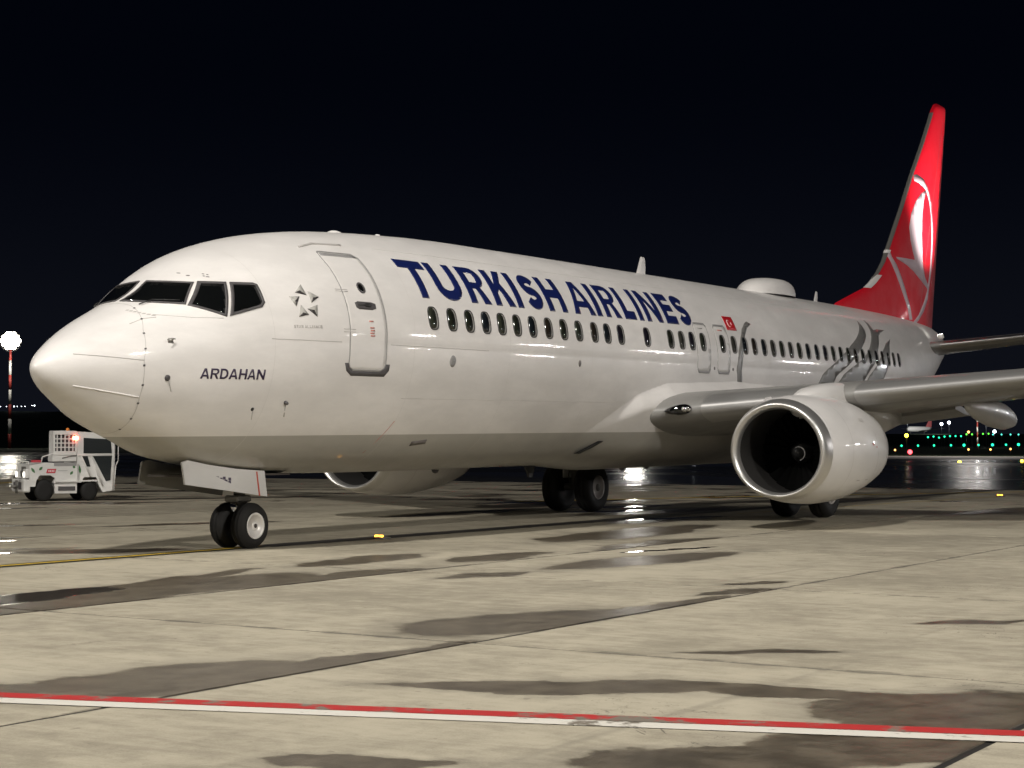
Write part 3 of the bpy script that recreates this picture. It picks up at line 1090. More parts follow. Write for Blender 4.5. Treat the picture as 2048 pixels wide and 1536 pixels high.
# overwing exits
for k, xo in enumerate((16.395, 17.35)):
    E_ = [(xo - .26, 4.012), (xo + .23, 4.016), (xo + .305, 3.95), (xo + .325, 3.8), (xo + .315, 3.3), (xo + .31, 3.1), (xo + .235, 3.024), (xo - .225, 3.024), (xo - .305, 3.1), (xo - .31, 3.4), (xo - .325, 3.8), (xo - .32, 3.95)]
    ex = decal('overwing_exit', [E_], M['white'], plane, port, .0015, .14, .004)
    decal('exit_gap', [E_, inset(E_, .014)], M['palegrey'], ex, port, .005, .14, .006)
    decal('exit_band', [[(xo - .31, 3.965), (xo - .26, 4.03), (xo + .23, 4.034), (xo + .31, 3.965), (xo + .27, 3.965), (xo + .22, 3.995), (xo - .25, 3.995), (xo - .28, 3.965)]], M['palegrey'], ex, port, .007, .14, .006)
    decal('exit_sill', [[(xo - .29, 3.09), (xo - .225, 3.035), (xo + .235, 3.035), (xo + .3, 3.09), (xo + .31, 3.06), (xo + .245, 2.985), (xo - .235, 2.985), (xo - .30, 3.06)]], M['palegrey'], ex, port, .007, .14, .006)
    decal('exit_caption', [[(xo - .12, 3.90), (xo + .1, 3.90), (xo + .1, 3.925), (xo - .12, 3.925)]], M['softseam' if k == 0 else 'redmark'], ex, port, .004, .1)

# cabin windows, port side
WX = [6.63, 7.15, 7.65, 8.14, 8.62, 9.11, 9.62, 10.16, 10.69, 11.23, 11.81, 12.3, 12.83, 13.9, 14.92, 15.41, 15.88, 16.39, 17.34, 17.91, 18.48, 18.98, 19.50, 20.0, 20.5, 21.01, 21.52, 22.04, 22.58, 23.11, 23.63] + [23.63 + .502 * k for k in range(1, 11)]


def rrect(cx, cz, hw, hh, n=6, e=2.9):
    N = 28
    out = []
    for i in range(N):
        a = 2 * PI * i / N
        c, s = math.cos(a), math.sin(a)
        out.append((cx + hw * abs(c) ** (2 / e) * (1 if c >= 0 else -1), cz + hh * abs(s) ** (2 / e) * (1 if s >= 0 else -1)))
    return out


for x in WX:
    zc = 3.628
    wo = decal('cabin_window', [rrect(x, zc, .138, .190), rrect(x, zc, .117, .169)], M['rim'], plane, port, .006, .2, .01)
    decal('lit_window_reveal', [rrect(x, zc, .119, .171)], M['reveal'], wo, port, .0030, .2, .005)  # pale crescent at the aft edge, its catching of light put into the colour
    decal('pane', [rrect(x - .020, zc + .004, .099, .165)], random.choice(PANES), wo, port, .0048, .2, .006)

# small fittings on the nose side
def knob(name, x, z, r, h, m, sq=1.0):
    p = port(x, z, 0)
    n = (port(x, z, 1) - p).normalized()
    mb = MB()
    mb.lathe([(-.01, r), (h * .6, r * .9), (h, r * .55), (h * 1.02, 0.0001)], n, p, 16)
    return mb.build(name, M[m], plane)


def pitot(x, z):
    p = port(x, z, 0)
    n = (port(x, z, 1) - p).normalized()
    mb = MB()
    mb.tube(p - n * .02, p + n * .07, .016, .012)
    mb.tube(p + n * .07 + Vector((.03, 0, 0)), p + n * .07 + Vector((-.10, 0, 0)), .010, .007)
    o = mb.build('pitot_probe', M['dullalu'], plane)
    decal('probe_base', [[(x - .03, z - .03), (x + .04, z - .03), (x + .04, z + .025), (x - .03, z + .025)]], M['strut'], o, port, .004, .1)


pitot(1.50, 3.09)
knob('angle_vane', 1.46, 2.585, .045, .02, 'scuff')
knob('static_port', 2.88, 2.165, .030, .006, 'black')
knob('temperature_probe', 3.42, 2.265, .03, .05, 'scuff')
decal('drain_streak', [[(1.47, 2.55), (1.49, 2.55), (1.56, 2.40), (1.55, 2.40)]], M['softseam'], fus, port, .002, .1, .004)
decal('drain_streak', [[(2.885, 2.14), (2.905, 2.14), (2.95, 2.02), (2.94, 2.02)]], M['softseam'], fus, port, .002, .1, .004)
decal('drain_streak', [[(3.425, 2.24), (3.45, 2.24), (3.52, 2.06), (3.50, 2.06)]], M['softseam'], fus, port, .002, .1, .004)
decal('service_panel', [ell(7.16, 2.96, .085, .095)], M['palegrey'], plane, port, .003, .1)
decal('service_panel', [ell(11.24, 3.04, .045, .06)], M['seam'], plane, port, .003, .1)
decal('service_panel', [[(6.95, 1.60), (7.35, 1.63), (7.30, 1.70), (6.92, 1.67)]], M['seam'], plane, port, .003, .1)
for xd, zd in ((16.9, 3.10), (17.82, 3.10)):
    decal('service_panel', [ell(xd, zd, .035, .035)], M['seam'], plane, port, .003, .1)
# faint spots above the cockpit
for k in range(8):
    xq, zq = 2.35 + random.uniform(-.12, .15), 4.02 + random.uniform(0, .08)
    decal('skin_fleck', [ell(xq, zq, .012, .006, 8)], M['seam'], fus, port, .002, .05, .003)
for k in range(7):
    xq = 1.35 + k * .03
    p = [front(-.38 - k * .055 + dx, 3.52 - k * .012 + dz, .004) for dx, dz in ((-.017, -.006), (.017, -.006), (.017, .008), (-.017, .008))]
    obj('skin_fleck', p, [[0, 1, 2, 3]], M['softseam'], fus)

# antennas and beacon on the crown
def blade(name, x0, x1, h, sweep, m='white', t=.03):
    zt0 = prof(x0)[0] + SL * (x0 - 12) - .03
    mb = MB()
    c = x1 - x0
    rings = []
    for k, (f, sc_) in enumerate(((0, 1), (.5, .78), (.95, .5), (1, .35))):
        cx = x0 + sweep * f
        cc = c * sc_
        rings.append([(cx, 0, zt0 + h * f), (cx + cc * .3, t * sc_, zt0 + h * f), (cx + cc, 0, zt0 + h * f), (cx + cc * .3, -t * sc_, zt0 + h * f)])
    mb.loft(rings, True, True)
    return mb.build(name, M[m], plane)


blade('antenna', 16.92, 17.36, .43, .22)
blade('antenna', 26.9, 27.18, .33, .16)
mb = MB()
rings = []
zc0 = prof(23.8)[0] + SL * 11.8 - .04
N = 24
for k in range(9):
    f = k / 8
    z = zc0 + .44 * math.sin(f * PI / 2)
    s = max(math.cos(f * PI / 2) ** .55, .02)
    rings.append([(23.85 + .15 * f + (1.15 if math.cos(2 * PI * i / N) > 0 else 1.25) * s * math.cos(2 * PI * i / N), .62 * s * math.sin(2 * PI * i / N), z) for i in range(N)])
mb.loft(rings, False, True, True)
mb.build('satellite_dome', M['white'], plane)
mb = MB()
mb.lathe([(0, .14), (.03, .12), (.055, .06), (.06, .0001)], (0, 0, 1), (6.4, 0, prof(6.4)[0] + SL * -5.6 - .02), 16)
mb.build('crown_beacon', M['white'], plane)
mb = MB()
mb.lathe([(0, .05), (.05, .04), (.06, .0001)], (0, 0, 1), (7.6, 0, prof(7.6)[0] + SL * -4.4 - .02), 10)
mb.build('crown_fitting', M['white'], plane)


# ------------------------------------------------------------------ fin
FLE = [(4.6, 27.3), (5.1, 27.9), (5.35, 28.3), (5.69, 29.57), (6.0, 30.75), (6.3, 31.4), (6.82, 32.1), (7.54, 32.75), (8.6, 33.7), (9.69, 34.62), (10.77, 35.62), (11.6, 36.32), (12.0, 36.65), (12.2, 36.86), (12.27, 37.1)]
FTE = [(4.6, 36.45), (5.26, 36.55), (7.96, 37.12), (11.9, 38.0), (12.2, 38.04), (12.27, 37.95)]


def lerp(tab, z):
    for (a, b), (c, d) in zip(tab[:-1], tab[1:]):
        if z <= c:
            return b + (d - b) * (z - a) / (c - a) if z > a else b
    return tab[-1][1]


def foil(s):
    return 5 * (.2969 * math.sqrt(s) - .126 * s - .3516 * s * s + .2843 * s ** 3 - .1036 * s ** 4) / .5 * 1.0


def fin_half(X, z):
    le, te = lerp(FLE, z), lerp(FTE, z)
    # thick section sits over the real torque box, thin in the dorsal fillet
    s = min(max((X - le) / (te - le), 0), 1)
    T_ = .20 - .014 * (z - 5)
    th = T_ * foil(s) * .5 * 2
    if z < 7:
        k = min(1, max(0, (X - le) / 4.5))
        th *= .35 + .65 * k + (z - 4.6) / 2.4 * (.65 - .65 * k)
    return max(th, .004)


def fin_map(X, z, off):
    return Vector((X, -(fin_half(X, z) + off), z))


zs = [4.6, 5.0, 5.2, 5.4, 5.69, 6.0, 6.3, 6.6, 6.82, 7.2, 7.54, 8, 8.6, 9.2, 9.69, 10.2, 10.77, 11.2, 11.6, 12.0, 12.1, 12.2, 12.25, 12.27]
ss = [0, .004, .012, .03, .06, .1, .16, .24, .34, .45, .56, .68, .8, .9, 1.0]
mb = MB()
rings = []
for z in zs:
    le, te = lerp(FLE, z), lerp(FTE, z)
    k = 1 if z < 12.0 else max(.12, math.sqrt(max(0, 1 - ((z - 12.0) / .275) ** 2)))
    A = [(le + (te - le) * s, -fin_half(le + (te - le) * s, z) * k, z) for s in ss]
    rings.append(A + [(x, -y, z_) for x, y, z_ in A[::-1][1:-1]])
mb.loft(rings, False, True, True)
fin = fix_normals(mb.build('tail_fin', M['red'], plane))
# bare metal leading edge
V = []
zz_ = [6.15, 6.5, 6.82, 7.2, 7.54, 8, 8.6, 9.2, 9.69, 10.2, 10.77, 11.2, 11.6, 11.9]
mb = MB()
rings = []
for z in zz_:
    le = lerp(FLE, z)
    wdt = .10 - .005 * (z - 6)
    A = []
    for q in (1, .7, .4, .2, .08, .02, 0):
        A.append((le + wdt * q - .006, -(fin_half(le + wdt * q, z) + .006), z))
    rings.append(A + [(x, -y, z_) for x, y, z_ in A[::-1][1:]])
mb.loft(rings, False, False, True, closed=False)
fix_normals(mb.build('leading_edge_strip', M['strut'], fin))
mb = MB()
rings = []
for z in (7.12, 7.22):
    le = lerp(FLE, z)
    A = [(le + .17 * q - .02, -(fin_half(le + .17 * q, z) + .016), z) for q in (1, .7, .4, .2, .08, .02, 0)]
    rings.append(A + [(x, -y, z_) for x, y, z_ in A[::-1][1:]])
mb.loft(rings, False, False, True, closed=False)
mb.build('leading_edge_joint', M['white'], fin)
mb = MB()
rings = []
for z in (5.98, 6.15, 6.42):
    le = lerp(FLE, z)
    A = [(le + .3 * q - .02, -(fin_half(le + .3 * q, z) + .012), z) for q in (1, .7, .4, .2, .08, .02, 0)]
    rings.append(A + [(x, -y, z_) for x, y, z_ in A[::-1][1:]])
mb.loft(rings, False, False, True, closed=False)
mb.build('leading_edge_joint', M['white'], fin)
RING = [(34.72, 9.70), (34.936, 9.738), (35.44, 9.661), (35.875, 9.452), (36.238, 9.085), (36.452, 8.575), (36.546, 8.05), (36.504, 7.462), (36.419, 6.969), (36.215, 6.517), (35.998, 6.018), (35.578, 5.606), (35.066, 5.312), (34.707, 5.173), (34.595, 5.26), (35.069, 5.478), (35.584, 5.893), (35.914, 6.253), (36.068, 6.553), (36.272, 7.102), (36.364, 7.934), (36.302, 8.559), (36.058, 9.015), (35.725, 9.313), (35.434, 9.397), (35.003, 9.485), (34.70, 9.51)]
BIRD = [(35.726, 9.361), (35.213, 9.202), (34.707, 8.903), (34.276, 8.476), (34.058, 8.03), (34.135, 7.663), (34.325, 7.354), (34.545, 7.101), (33.765, 7.077), (32.923, 7.047), (32.975, 6.997), (33.761, 6.882), (34.454, 6.745), (34.948, 6.607), (35.522, 6.462), (36.107, 6.291), (36.154, 6.406), (35.672, 6.666), (35.431, 6.98), (35.337, 7.402), (35.276, 7.968), (35.316, 8.545), (35.44, 8.942)]
LINE = [(32.40, 7.207), (32.578, 7.143), (32.945, 6.81), (33.612, 6.22), (34.223, 5.612), (34.427, 5.297), (34.119, 5.278), (33.945, 5.593), (33.337, 6.106), (32.677, 6.695), (32.38, 7.022)]
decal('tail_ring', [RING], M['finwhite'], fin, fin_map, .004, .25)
# logo light on the stabiliser root, shining up the fin
for sg in (-1, 1):
    mb = MB()
    mb.lathe([(-.05, .02), (-.02, .09), (.08, .10), (.09, .085)], (.08, -sg * .35, .9), (34.0, sg * 1.12, 4.70), 16)
    lgh = mb.build('logo_light', M['white'], plane)
    mb = MB()
    mb.lathe([(.092, .085), (.10, .0002)], (.08, -sg * .35, .9), (34.0, sg * 1.12, 4.70), 16)
    mb.build('logo_lens', mat('logo_lens', (1, 1, .95), .2, emit=(1, .97, .88), estr=40), lgh)
    ld = bpy.data.lights.new('logo_lamp', 'SPOT')
    ld.energy = 5200
    ld.spot_size = R(58)
    ld.spot_blend = .9
    ld.shadow_soft_size = .08
    ld.color = (1, .96, .9)
    lo = bpy.data.objects.new('logo_lamp', ld)
    col.objects.link(lo)
    lo.parent = plane
    lo.location = (34.8, sg * 3.2, 5.0)
    lo.rotation_euler = (Vector((36.4, 0, 10.4)) - Vector(lo.location)).to_track_quat('-Z', 'Y').to_euler()
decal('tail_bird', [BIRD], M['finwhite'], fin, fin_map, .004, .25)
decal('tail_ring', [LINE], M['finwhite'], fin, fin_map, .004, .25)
# rudder hinge line
V = []
for z in (5.4, 7, 8.6, 10, 11.8):
    le, te = lerp(FLE, z), lerp(FTE, z)
    x = te - .28 * (te - max(le, 31.5))
    V += [fin_map(x - .008, z, .007), fin_map(x + .008, z, .007)]
obj('rudder_gap', V, [[2 * i, 2 * i + 1, 2 * i + 3, 2 * i + 2] for i in range(4)], M['seam'], fin)


# ------------------------------------------------------------------ lifting surfaces
def lifting(name, stations, m, sgn, tcfun, nose=(0, 1), up=0.0, off=0.0, parent=plane, camber=.012, cap=True):
    """stations: (|y|, xLE, zLE, chord, zTEdrop)"""
    q = [0, .002, .008, .02, .04, .07, .11, .17, .25, .36, .48, .6, .72, .84, .93, 1.0]
    q = [nose[0] + (nose[1] - nose[0]) * a for a in q] if nose != (0, 1) else q
    rings = []
    for (y, xl, zl, c, dr) in stations:
        T_ = tcfun(y)
        up_ = []
        lo_ = []
        for s in q:
            h = T_ * foil(s) * .5 * c
            cm = camber * c * 4 * s * (1 - s) - dr * s
            up_.append((xl + c * s - (off if s < .01 else 0), sgn * y, zl + cm + h + off))
            lo_.append((xl + c * s - (off if s < .01 else 0), sgn * y, zl + cm - h * .92 - off))
        rings.append(up_[::-1] + lo_[1:] if nose != (0, 1) else up_ + lo_[::-1][1:-1])
    mb = MB()
    mb.loft(rings, cap and nose == (0, 1), cap and nose == (0, 1), True, closed=(nose == (0, 1)))
    return fix_normals(mb.build(name, m, parent))


def wing_st(y):
    xl = 12.98 + .52 * y
    zl = 1.97 + .107 * y
    if y < 5.8:
        te = 21.45
    else:
        te = 21.45 + (23.25 - 21.45) * (y - 5.8) / (17.16 - 5.8)
    c = te - xl
    return (y, xl, zl, c, .03 * c)


tcw = lambda y: .125 - .03 * min(1, y / 12)
for sgn in (-1, 1):
    wg = lifting('wing', [wing_st(y) for y in (1.2, 1.9, 3.0, 4.2, 5.0, 5.8, 7, 8.5, 10.5, 13, 15.5, 17.16)], M['wing'], sgn, tcw)
    lifting('leading_edge_slat', [wing_st(y) for y in (2.75, 3.3, 4.0, 4.55)], M['alu'], sgn, tcw, (0, .075), off=.006, parent=wg)
    lifting('leading_edge_slat', [wing_st(y) for y in (5.35, 6.5, 8, 8.9)], M['alu'], sgn, tcw, (0, .085), off=.006, parent=wg)
    lifting('leading_edge_slat', [wing_st(y) for y in (8.93, 10.5, 12.8)], M['alu'], sgn, tcw, (0, .10), off=.006, parent=wg)
    lifting('leading_edge_slat', [wing_st(y) for y in (12.83, 15, 16.8)], M['alu'], sgn, tcw, (0, .12), off=.006, parent=wg)
    # upswept winglet
    y0, xl, zl, c, _ = wing_st(17.16)
    mb = MB()
    rings = []
    for f in (0, .12, .3, .6, 1):
        yy = y0 + .55 * math.sin(min(f, .3) / .3 * PI / 2) + .35 * max(0, f - .3)
        zz = zl + 2.4 * f ** 1.3
        cc = c * (1 - .62 * f)
        xx = xl + 1.5 * f
        n_ = Vector((0, sgn * (.25 + .75 * (1 - f)) * 0 + sgn * .2, 0))
        rings.append([(xx, sgn * yy, zz), (xx + cc * .35, sgn * (yy + .05), zz + .0), (xx + cc, sgn * yy, zz), (xx + cc * .35, sgn * (yy - .05), zz)])
    mb.loft(rings, True, True, True)
    fix_normals(mb.build('winglet', M['red'], wg))
    # flap track fairings
    for yf in (6.5, 9.9, 12.6):
        _, xl, zl, c, dr = wing_st(yf)
        xa, xb = xl + c * .50, xl + c * 1.16
        mb = MB()
        rings = []
        for f, r in ((0, .02), (.08, .11), (.25, .20), (.5, .25), (.78, .24), (.93, .17), (1, .13)):
            x = xa + (xb - xa) * f
            zc = zl - dr * .8 - .16 - .26 * f
            rings.append([(x, sgn * yf + r * .8 * math.cos(2 * PI * i / 14), zc + r * 1.2 * math.sin(2 * PI * i / 14)) for i in range(14)])
        mb.loft(rings, True, True, True)
        fix_normals(mb.build('flap_track_fairing', M['doorpaint'], wg))
    # drooped trailing-edge flap segment
    mb = MB()
    rings = []
    for yf in (2.2, 4.2, 5.8):
        _, xl, zl, c, dr = wing_st(yf)
        xt = xl + c
        zt_ = zl - dr
        rings.append([(xt - .9, sgn * yf, zt_ + .06), (xt - .1, sgn * yf, zt_ - .10), (xt + .25, sgn * yf, zt_ - .22), (xt - .2, sgn * yf, zt_ - .20), (xt - .9, sgn * yf, zt_ - .10)])
    mb.loft(rings, True, True)
    fix_normals(mb.build('flap', M['wing'], wg))
    # landing light behind its clear cover in the wing root
    p = Vector((14.20, sgn * 2.36, 2.235))
    d = Vector((.52, sgn * 1, .107)).normalized()
    up_ = Vector((0, 0, 1))
    fwd = Vector((-1, -sgn * -.52, 0)).normalized()
    mb = MB()
    rings = []
    for q, r_ in ((-.02, 1.0), (.045, .9), (.075, .55), (.085, .02)):
        rings.append([p + fwd * (q + .06) + d * (.27 * r_ * math.cos(2 * PI * i / 20)) + up_ * (.105 * r_ * math.sin(2 * PI * i / 20) * (1 + .35 * math.cos(2 * PI * i / 20))) for i in range(20)])
    mb.loft(rings, True, True, True)
    ll = fix_normals(mb.build('landing_light', M['glass'], wg))
    for a in (.12, .20):
        mb = MB()
        mb.lathe([(0, .055), (.02, .055), (.03, .02), (.035, .0001)], fwd, p + fwd * .14 + d * a, 14)
        mb.build('light_bulb', M['steel'], ll)

    # horizontal stabiliser
    def stab_st(y):
        xl = 33.0 + .70 * y
        return (y, xl, 4.33 + .131 * y, 3.5 - (3.5 - 1.3) * y / 7.17, .0)
    sb = lifting('horizontal_stabiliser', [stab_st(y) for y in (.3, 1.2, 3, 5, 6.8, 7.17)], M['wing'], sgn, lambda y: .115, camber=-.005)
    lifting('leading_edge_strip', [stab_st(y) for y in (1.15, 3, 5, 7.1)], M['dullalu'], sgn, lambda y: .115, (0, .07), off=.005, parent=sb, camber=-.005)

# wing-to-body fairing
def sstep(a, b, x):
    t = min(1, max(0, (x - a) / (b - a)))
    return t * t * (3 - 2 * t)


EDGE = [(12.3, 1.85), (13.0, 2.2), (13.7, 2.52), (14.8, 2.74), (18, 2.84), (21, 2.75), (23, 2.5), (25, 2.0)]
mb = MB()
rings = []
for k in range(221):
    x = 12.2 + (25.2 - 12.2) * k / 220
    A_ = sstep(12.2, 14.6, x) * (1 - sstep(21.5, 25.0, x))
    ze = lerp(EDGE, x)
    zt_, zb_, wd, zm_ = prof(x)
    rr = []
    for i in range(161):
        # from port shoulder under the belly to starboard shoulder
        th = PI - .02 + (PI + .04) * i / 160
        s_ = math.sin(th)
        z = zm_ + ((zt_ - zm_) if s_ > 0 else (zm_ - zb_)) * s_
        B_ = sstep(ze + .03, ze - .22, z) * (.42 + .58 * sstep(1.15, 1.75, z))
        rr.append(fpt(x, th, -.012 + .33 * A_ * B_ + .012 * B_))
    rings.append(rr)
mb.loft(rings, False, False, True, closed=False)
fb = fix_normals(mb.build('wing_body_fairing', M['white'], plane))

# ------------------------------------------------------------------ engines
def engine(sgn):
    yc, zc, x0 = sgn * 4.83, 1.44, 13.22
    N = 56

    def ring(a, r, flat=.10, zo=0.0):
        out = []
        for i in range(N):
            t = 2 * PI * i / N
            c, s = math.cos(t), math.sin(t)
            rr = r * (1 - flat * max(0, -s) ** 2.2)
            out.append((x0 + a - .05 * s, yc + rr * c * (1.0 + .02 * abs(c)), zc + zo + rr * s))
        return out
    mb = MB()
    mb.loft([ring(a, r, .08, z) for a, r, z in ((.24, .965, 0), (.45, 1.005, 0), (.8, 1.045, 0), (1.3, 1.07, 0), (1.9, 1.065, .01), (2.4, 1.02, .02), (2.9, .95, .03), (3.3, .87, .04), (3.55, .82, .05), (3.56, .79, .05), (3.0, .80, .04))], False, False, True)
    nac = fix_normals(mb.build('engine_nacelle', M['nacelle'], plane))
    mb = MB()
    prof_ = [(.16, .772), (.10, .782), (.05, .80), (.012, .835), (0, .86), (.012, .885), (.05, .912), (.12, .94), (.245, .969)]
    mb.loft([ring(a, r, .08 * min(1, .4 + k / 10)) for k, (a, r) in enumerate(prof_)], False, False, True)
    fix_normals(mb.build('inlet_lip', M['lip'], nac))
    mb = MB()
    mb.loft([ring(a, r, .02) for a, r in ((.15, .773), (.25, .766), (.4, .762), (.6, .765), (.9, .775), (1.2, .785), (1.32, .785))], False, False, True)
    mb.build('inlet_duct', M['duct'], nac)
    mb = MB()
    mb.lathe([(0, .80), (.01, .80)], (1, 0, 0), (x0 + 1.42, yc, zc), 40)
    mb.build('fan_backing', M['black'], nac)
    # spinner with its painted swirl
    mb = MB()
    mb.lathe([(-.36, .0005), (-.34, .05), (-.26, .12), (-.12, .19), (.04, .235), (.12, .24)], (1, 0, 0), (x0 + 1.25, yc, zc), 28)
    sp = mb.build('spinner', M['black'], nac)
    V = []
    for i in range(15):
        t = i / 14
        a = 1.0 + t * 3.6
        rr = .055 + .10 * t
        xx = x0 + 1.25 - .345 + .21 * (rr / .19) ** 1.4
        for q in (-.012 - .02 * math.sin(PI * t), .012 + .02 * math.sin(PI * t)):
            V.append((xx - .016 + .05 * max(q, 0), yc + (rr + q) * math.cos(a), zc + (rr + q) * math.sin(a)))
    obj('spinner_swirl', V, [[2 * i, 2 * i + 1, 2 * i + 3, 2 * i + 2] for i in range(14)], M['palegrey'], nac)
    me = None
    for k in range(24):
        if me is None:
            V = []
            for r in (.20, .35, .5, .65, .775):
                tw = R(28 + 34 * (r - .2) / .58)
                ch = .10 + .07 * (r / .78)
                cx = -.03 * ((r - .2) / .58) ** 2
                V += [(cx - ch * math.cos(tw), -ch * math.sin(tw) + .0, r), (cx - ch * .2, .012 - ch * .2 * math.sin(tw), r), (cx + ch * math.cos(tw), ch * math.sin(tw), r)]
            F = []
            for i in range(4):
                for j in range(2):
                    F.append([i * 3 + j, i * 3 + j + 1, (i + 1) * 3 + j + 1, (i + 1) * 3 + j])
            o = obj('fan_blade', V, F, M['fan'], nac, True)
            me = o.data
        else:
            o = bpy.data.objects.new('fan_blade', me)
            col.objects.link(o)
            o.parent = nac
        o.location = (x0 + 1.27, yc, zc)
        o.rotation_euler = (2 * PI * k / 24, 0, 0)
    # core exhaust
    mb = MB()
    mb.loft([ring(a, r, 0, .06) for a, r in ((3.0, .62), (3.6, .56), (4.2, .45), (4.5, .40), (4.48, .37), (3.9, .42))], False, False, True)
    fix_normals(mb.build('core_nozzle', M['dullalu'], nac))
    mb = MB()
    mb.lathe([(0, .30), (.5, .2), (.9, .02)], (1, 0, 0), (x0 + 4.0, yc, zc + .06), 24)
    mb.build('exhaust_plug', M['dullalu'], nac)
    # cowl seams
    for a, r in ((1.02, 1.0605), (2.42, 1.020)):
        V = []
        for i in range(N + 1):
            pA, pB = ring(a - .004, r + .0035, .08, .0)[i % N], ring(a + .004, r + .0035, .08, .0)[i % N]
            V += [pA, pB]
        obj('cowl_seam', V, [[2 * i, 2 * i + 1, 2 * i + 3, 2 * i + 2] for i in range(N)], M['softseam'], nac, True)
    # small red stencils and latch covers on the cowl flank
    for a_, t_, da_, dt_, mm in ((2.02, .10, .10, .045, 'redmark'), (2.22, .06, .06, .03, 'redmark'), (1.55, -.55, .16, .018, 'softseam'), (2.0, -.55, .16, .018, 'softseam'), (1.75, .55, .22, .06, 'hairseam')):
        q4 = []
        for aa_, tt_ in ((a_, t_), (a_ + da_, t_), (a_ + da_, t_ + dt_), (a_, t_ + dt_)):
            th_ = (PI - tt_) if sgn < 0 else tt_
            rr_ = 1.07 - .05 * max(0, (aa_ - 1.9)) + .006
            rr_ *= 1 - .08 * max(0, -math.sin(th_)) ** 2.2
            q4.append((x0 + aa_ - .05 * math.sin(th_), yc + rr_ * math.cos(th_) * 1.02, zc + .01 + rr_ * math.sin(th_)))
        obj('cowl_marking', q4, [[0, 1, 2, 3]], M[mm], nac)
    # chine on the inboard shoulder
    mb = MB()
    mb.add([(x0 + .7, yc - sgn * .62, zc + .84), (x0 + 1.6, yc - sgn * .64, zc + .84), (x0 + 1.6, yc - sgn * .80, zc + 1.05), (x0 + 1.25, yc - sgn * .76, zc + 1.02)], [[0, 1, 2, 3]])
    mb.build('nacelle_chine', M['nacelle'], nac)
    # pylon fairing over the cowl up to the wing
    mb = MB()
    rings = []
    for x, zt_, zb_, hw in ((14.05, 2.42, 2.2, .03), (14.3, 2.54, 2.1, .20), (14.7, 2.64, 2.0, .30), (15.3, 2.72, 1.9, .36), (16.0, 2.78, 1.8, .36), (17.2, 2.72, 1.75, .32), (18.6, 2.5, 1.8, .22), (19.8, 2.3, 2.0, .05)):
        rr = []
        for i in range(20):
            t = 2 * PI * i / 20
            c, s = math.cos(t), math.sin(t)
            zm_ = zt_ - .28
            rr.append((x, yc + hw * abs(c) ** .7 * (1 if c > 0 else -1), (zm_ + .28 * s) if s > 0 else (zm_ + (zm_ - zb_) * s)))
        rings.append(rr)
    mb.loft(rings, True, True, True)
    fix_normals(mb.build('engine_pylon', M['nacelle'], plane))


engine(-1)
engine(1)


# ------------------------------------------------------------------ landing gear
def tyre(yc, xc, r, wd, parent, hubm, rim_r, side_):
    mb = MB()
    h = wd / 2
    e = min(.09, wd * .3)
    pr = [(-h * .8, rim_r), (-h, rim_r + .03), (-h, r - e * 1.3), (-h + e * .35, r - e * .4), (-h + e, r - .008), (-h * .35, r), (-h * .33, r - .012), (-h * .27, r - .012), (-h * .25, r + .001), (0, r + .002),
          (h * .25, r + .001), (h * .27, r - .012), (h * .33, r - .012), (h * .35, r), (h - e, r - .008), (h - e * .35, r - e * .4), (h, r - e * 1.3), (h, rim_r + .03), (h * .8, rim_r)]
    mb.lathe(pr, (0, 1, 0), (xc, yc, r), 40)
    ty = fix_normals(mb.build('tyre', M['rubber'], parent))
    mb = MB()
    s = side_
    mb.lathe([(s * h * .82, rim_r + .012), (s * h * .98, rim_r + .004), (s * h * .9, rim_r - .02), (s * h * .55, rim_r * .78), (s * h * .5, rim_r * .5), (s * h * .82, rim_r * .36), (s * h * .86, rim_r * .2)], (0, 1, 0), (xc, yc, r), 28)
    hb = fix_normals(mb.build('wheel_hub', M[hubm], parent))
    mb = MB()
    for k in range(8):
        a = 2 * PI * k / 8
        p = Vector((xc + rim_r * .63 * math.cos(a), yc + s * h * .52, r + rim_r * .63 * math.sin(a)))
        mb.tube(p, p + Vector((0, s * .012, 0)), rim_r * .10, n=10)
    mb.build('hub_holes', M['brown'], parent)
    mb = MB()
    mb.tube((xc, yc + s * h * .5, r), (xc, yc + s * (h * .92), r), rim_r * .19, rim_r * .17, 14)
    mb.build('axle_cap', M['brown'], parent)
    return ty


NX_, MX_ = 4.115, 19.32
mb = MB()
mb.tube((NX_, 0, .36), (NX_, 0, .62), .055, .055, 16)
mb.tube((NX_, 0, .60), (NX_, 0, 1.5), .085, .095, 16)
mb.tube((NX_, -.3, .345), (NX_, .3, .345), .05, .05, 12)
mb.tube((NX_, 0, 1.0), (NX_ + .62, 0, 1.42), .045, .05, 10)      # drag brace
mb.path([(NX_ + .08, 0, .42), (NX_ + .26, 0, .55), (NX_ + .09, 0, .74)], .03)   # torque links
mb.box(NX_ - .20, NX_ + .14, -.13, .13, .70, .80, .02)
ngear = mb.build('nose_gear', M['strut'], plane)
for s in (-1, 1):
    tyre(s * .205, NX_, .345, .265, ngear, 'hub', .190, s)
mb = MB()
mb.lathe([(0, .075), (-.04, .08), (-.05, .06)], (1, 0, 0), (NX_ - .10, 0, .62), 16)
mb.build('taxi_light', M['steel'], ngear)
mb = MB()
mb.box(NX_ - .09, NX_ - .03, -.07, .03, .36, .60, .01)
mb.build('identification_plate', mat('brass_plate', (.4, .33, .16), .5, .3), ngear)
M['doorinside'] = mat('gear_door_inside', (.13, .125, .11), .6)
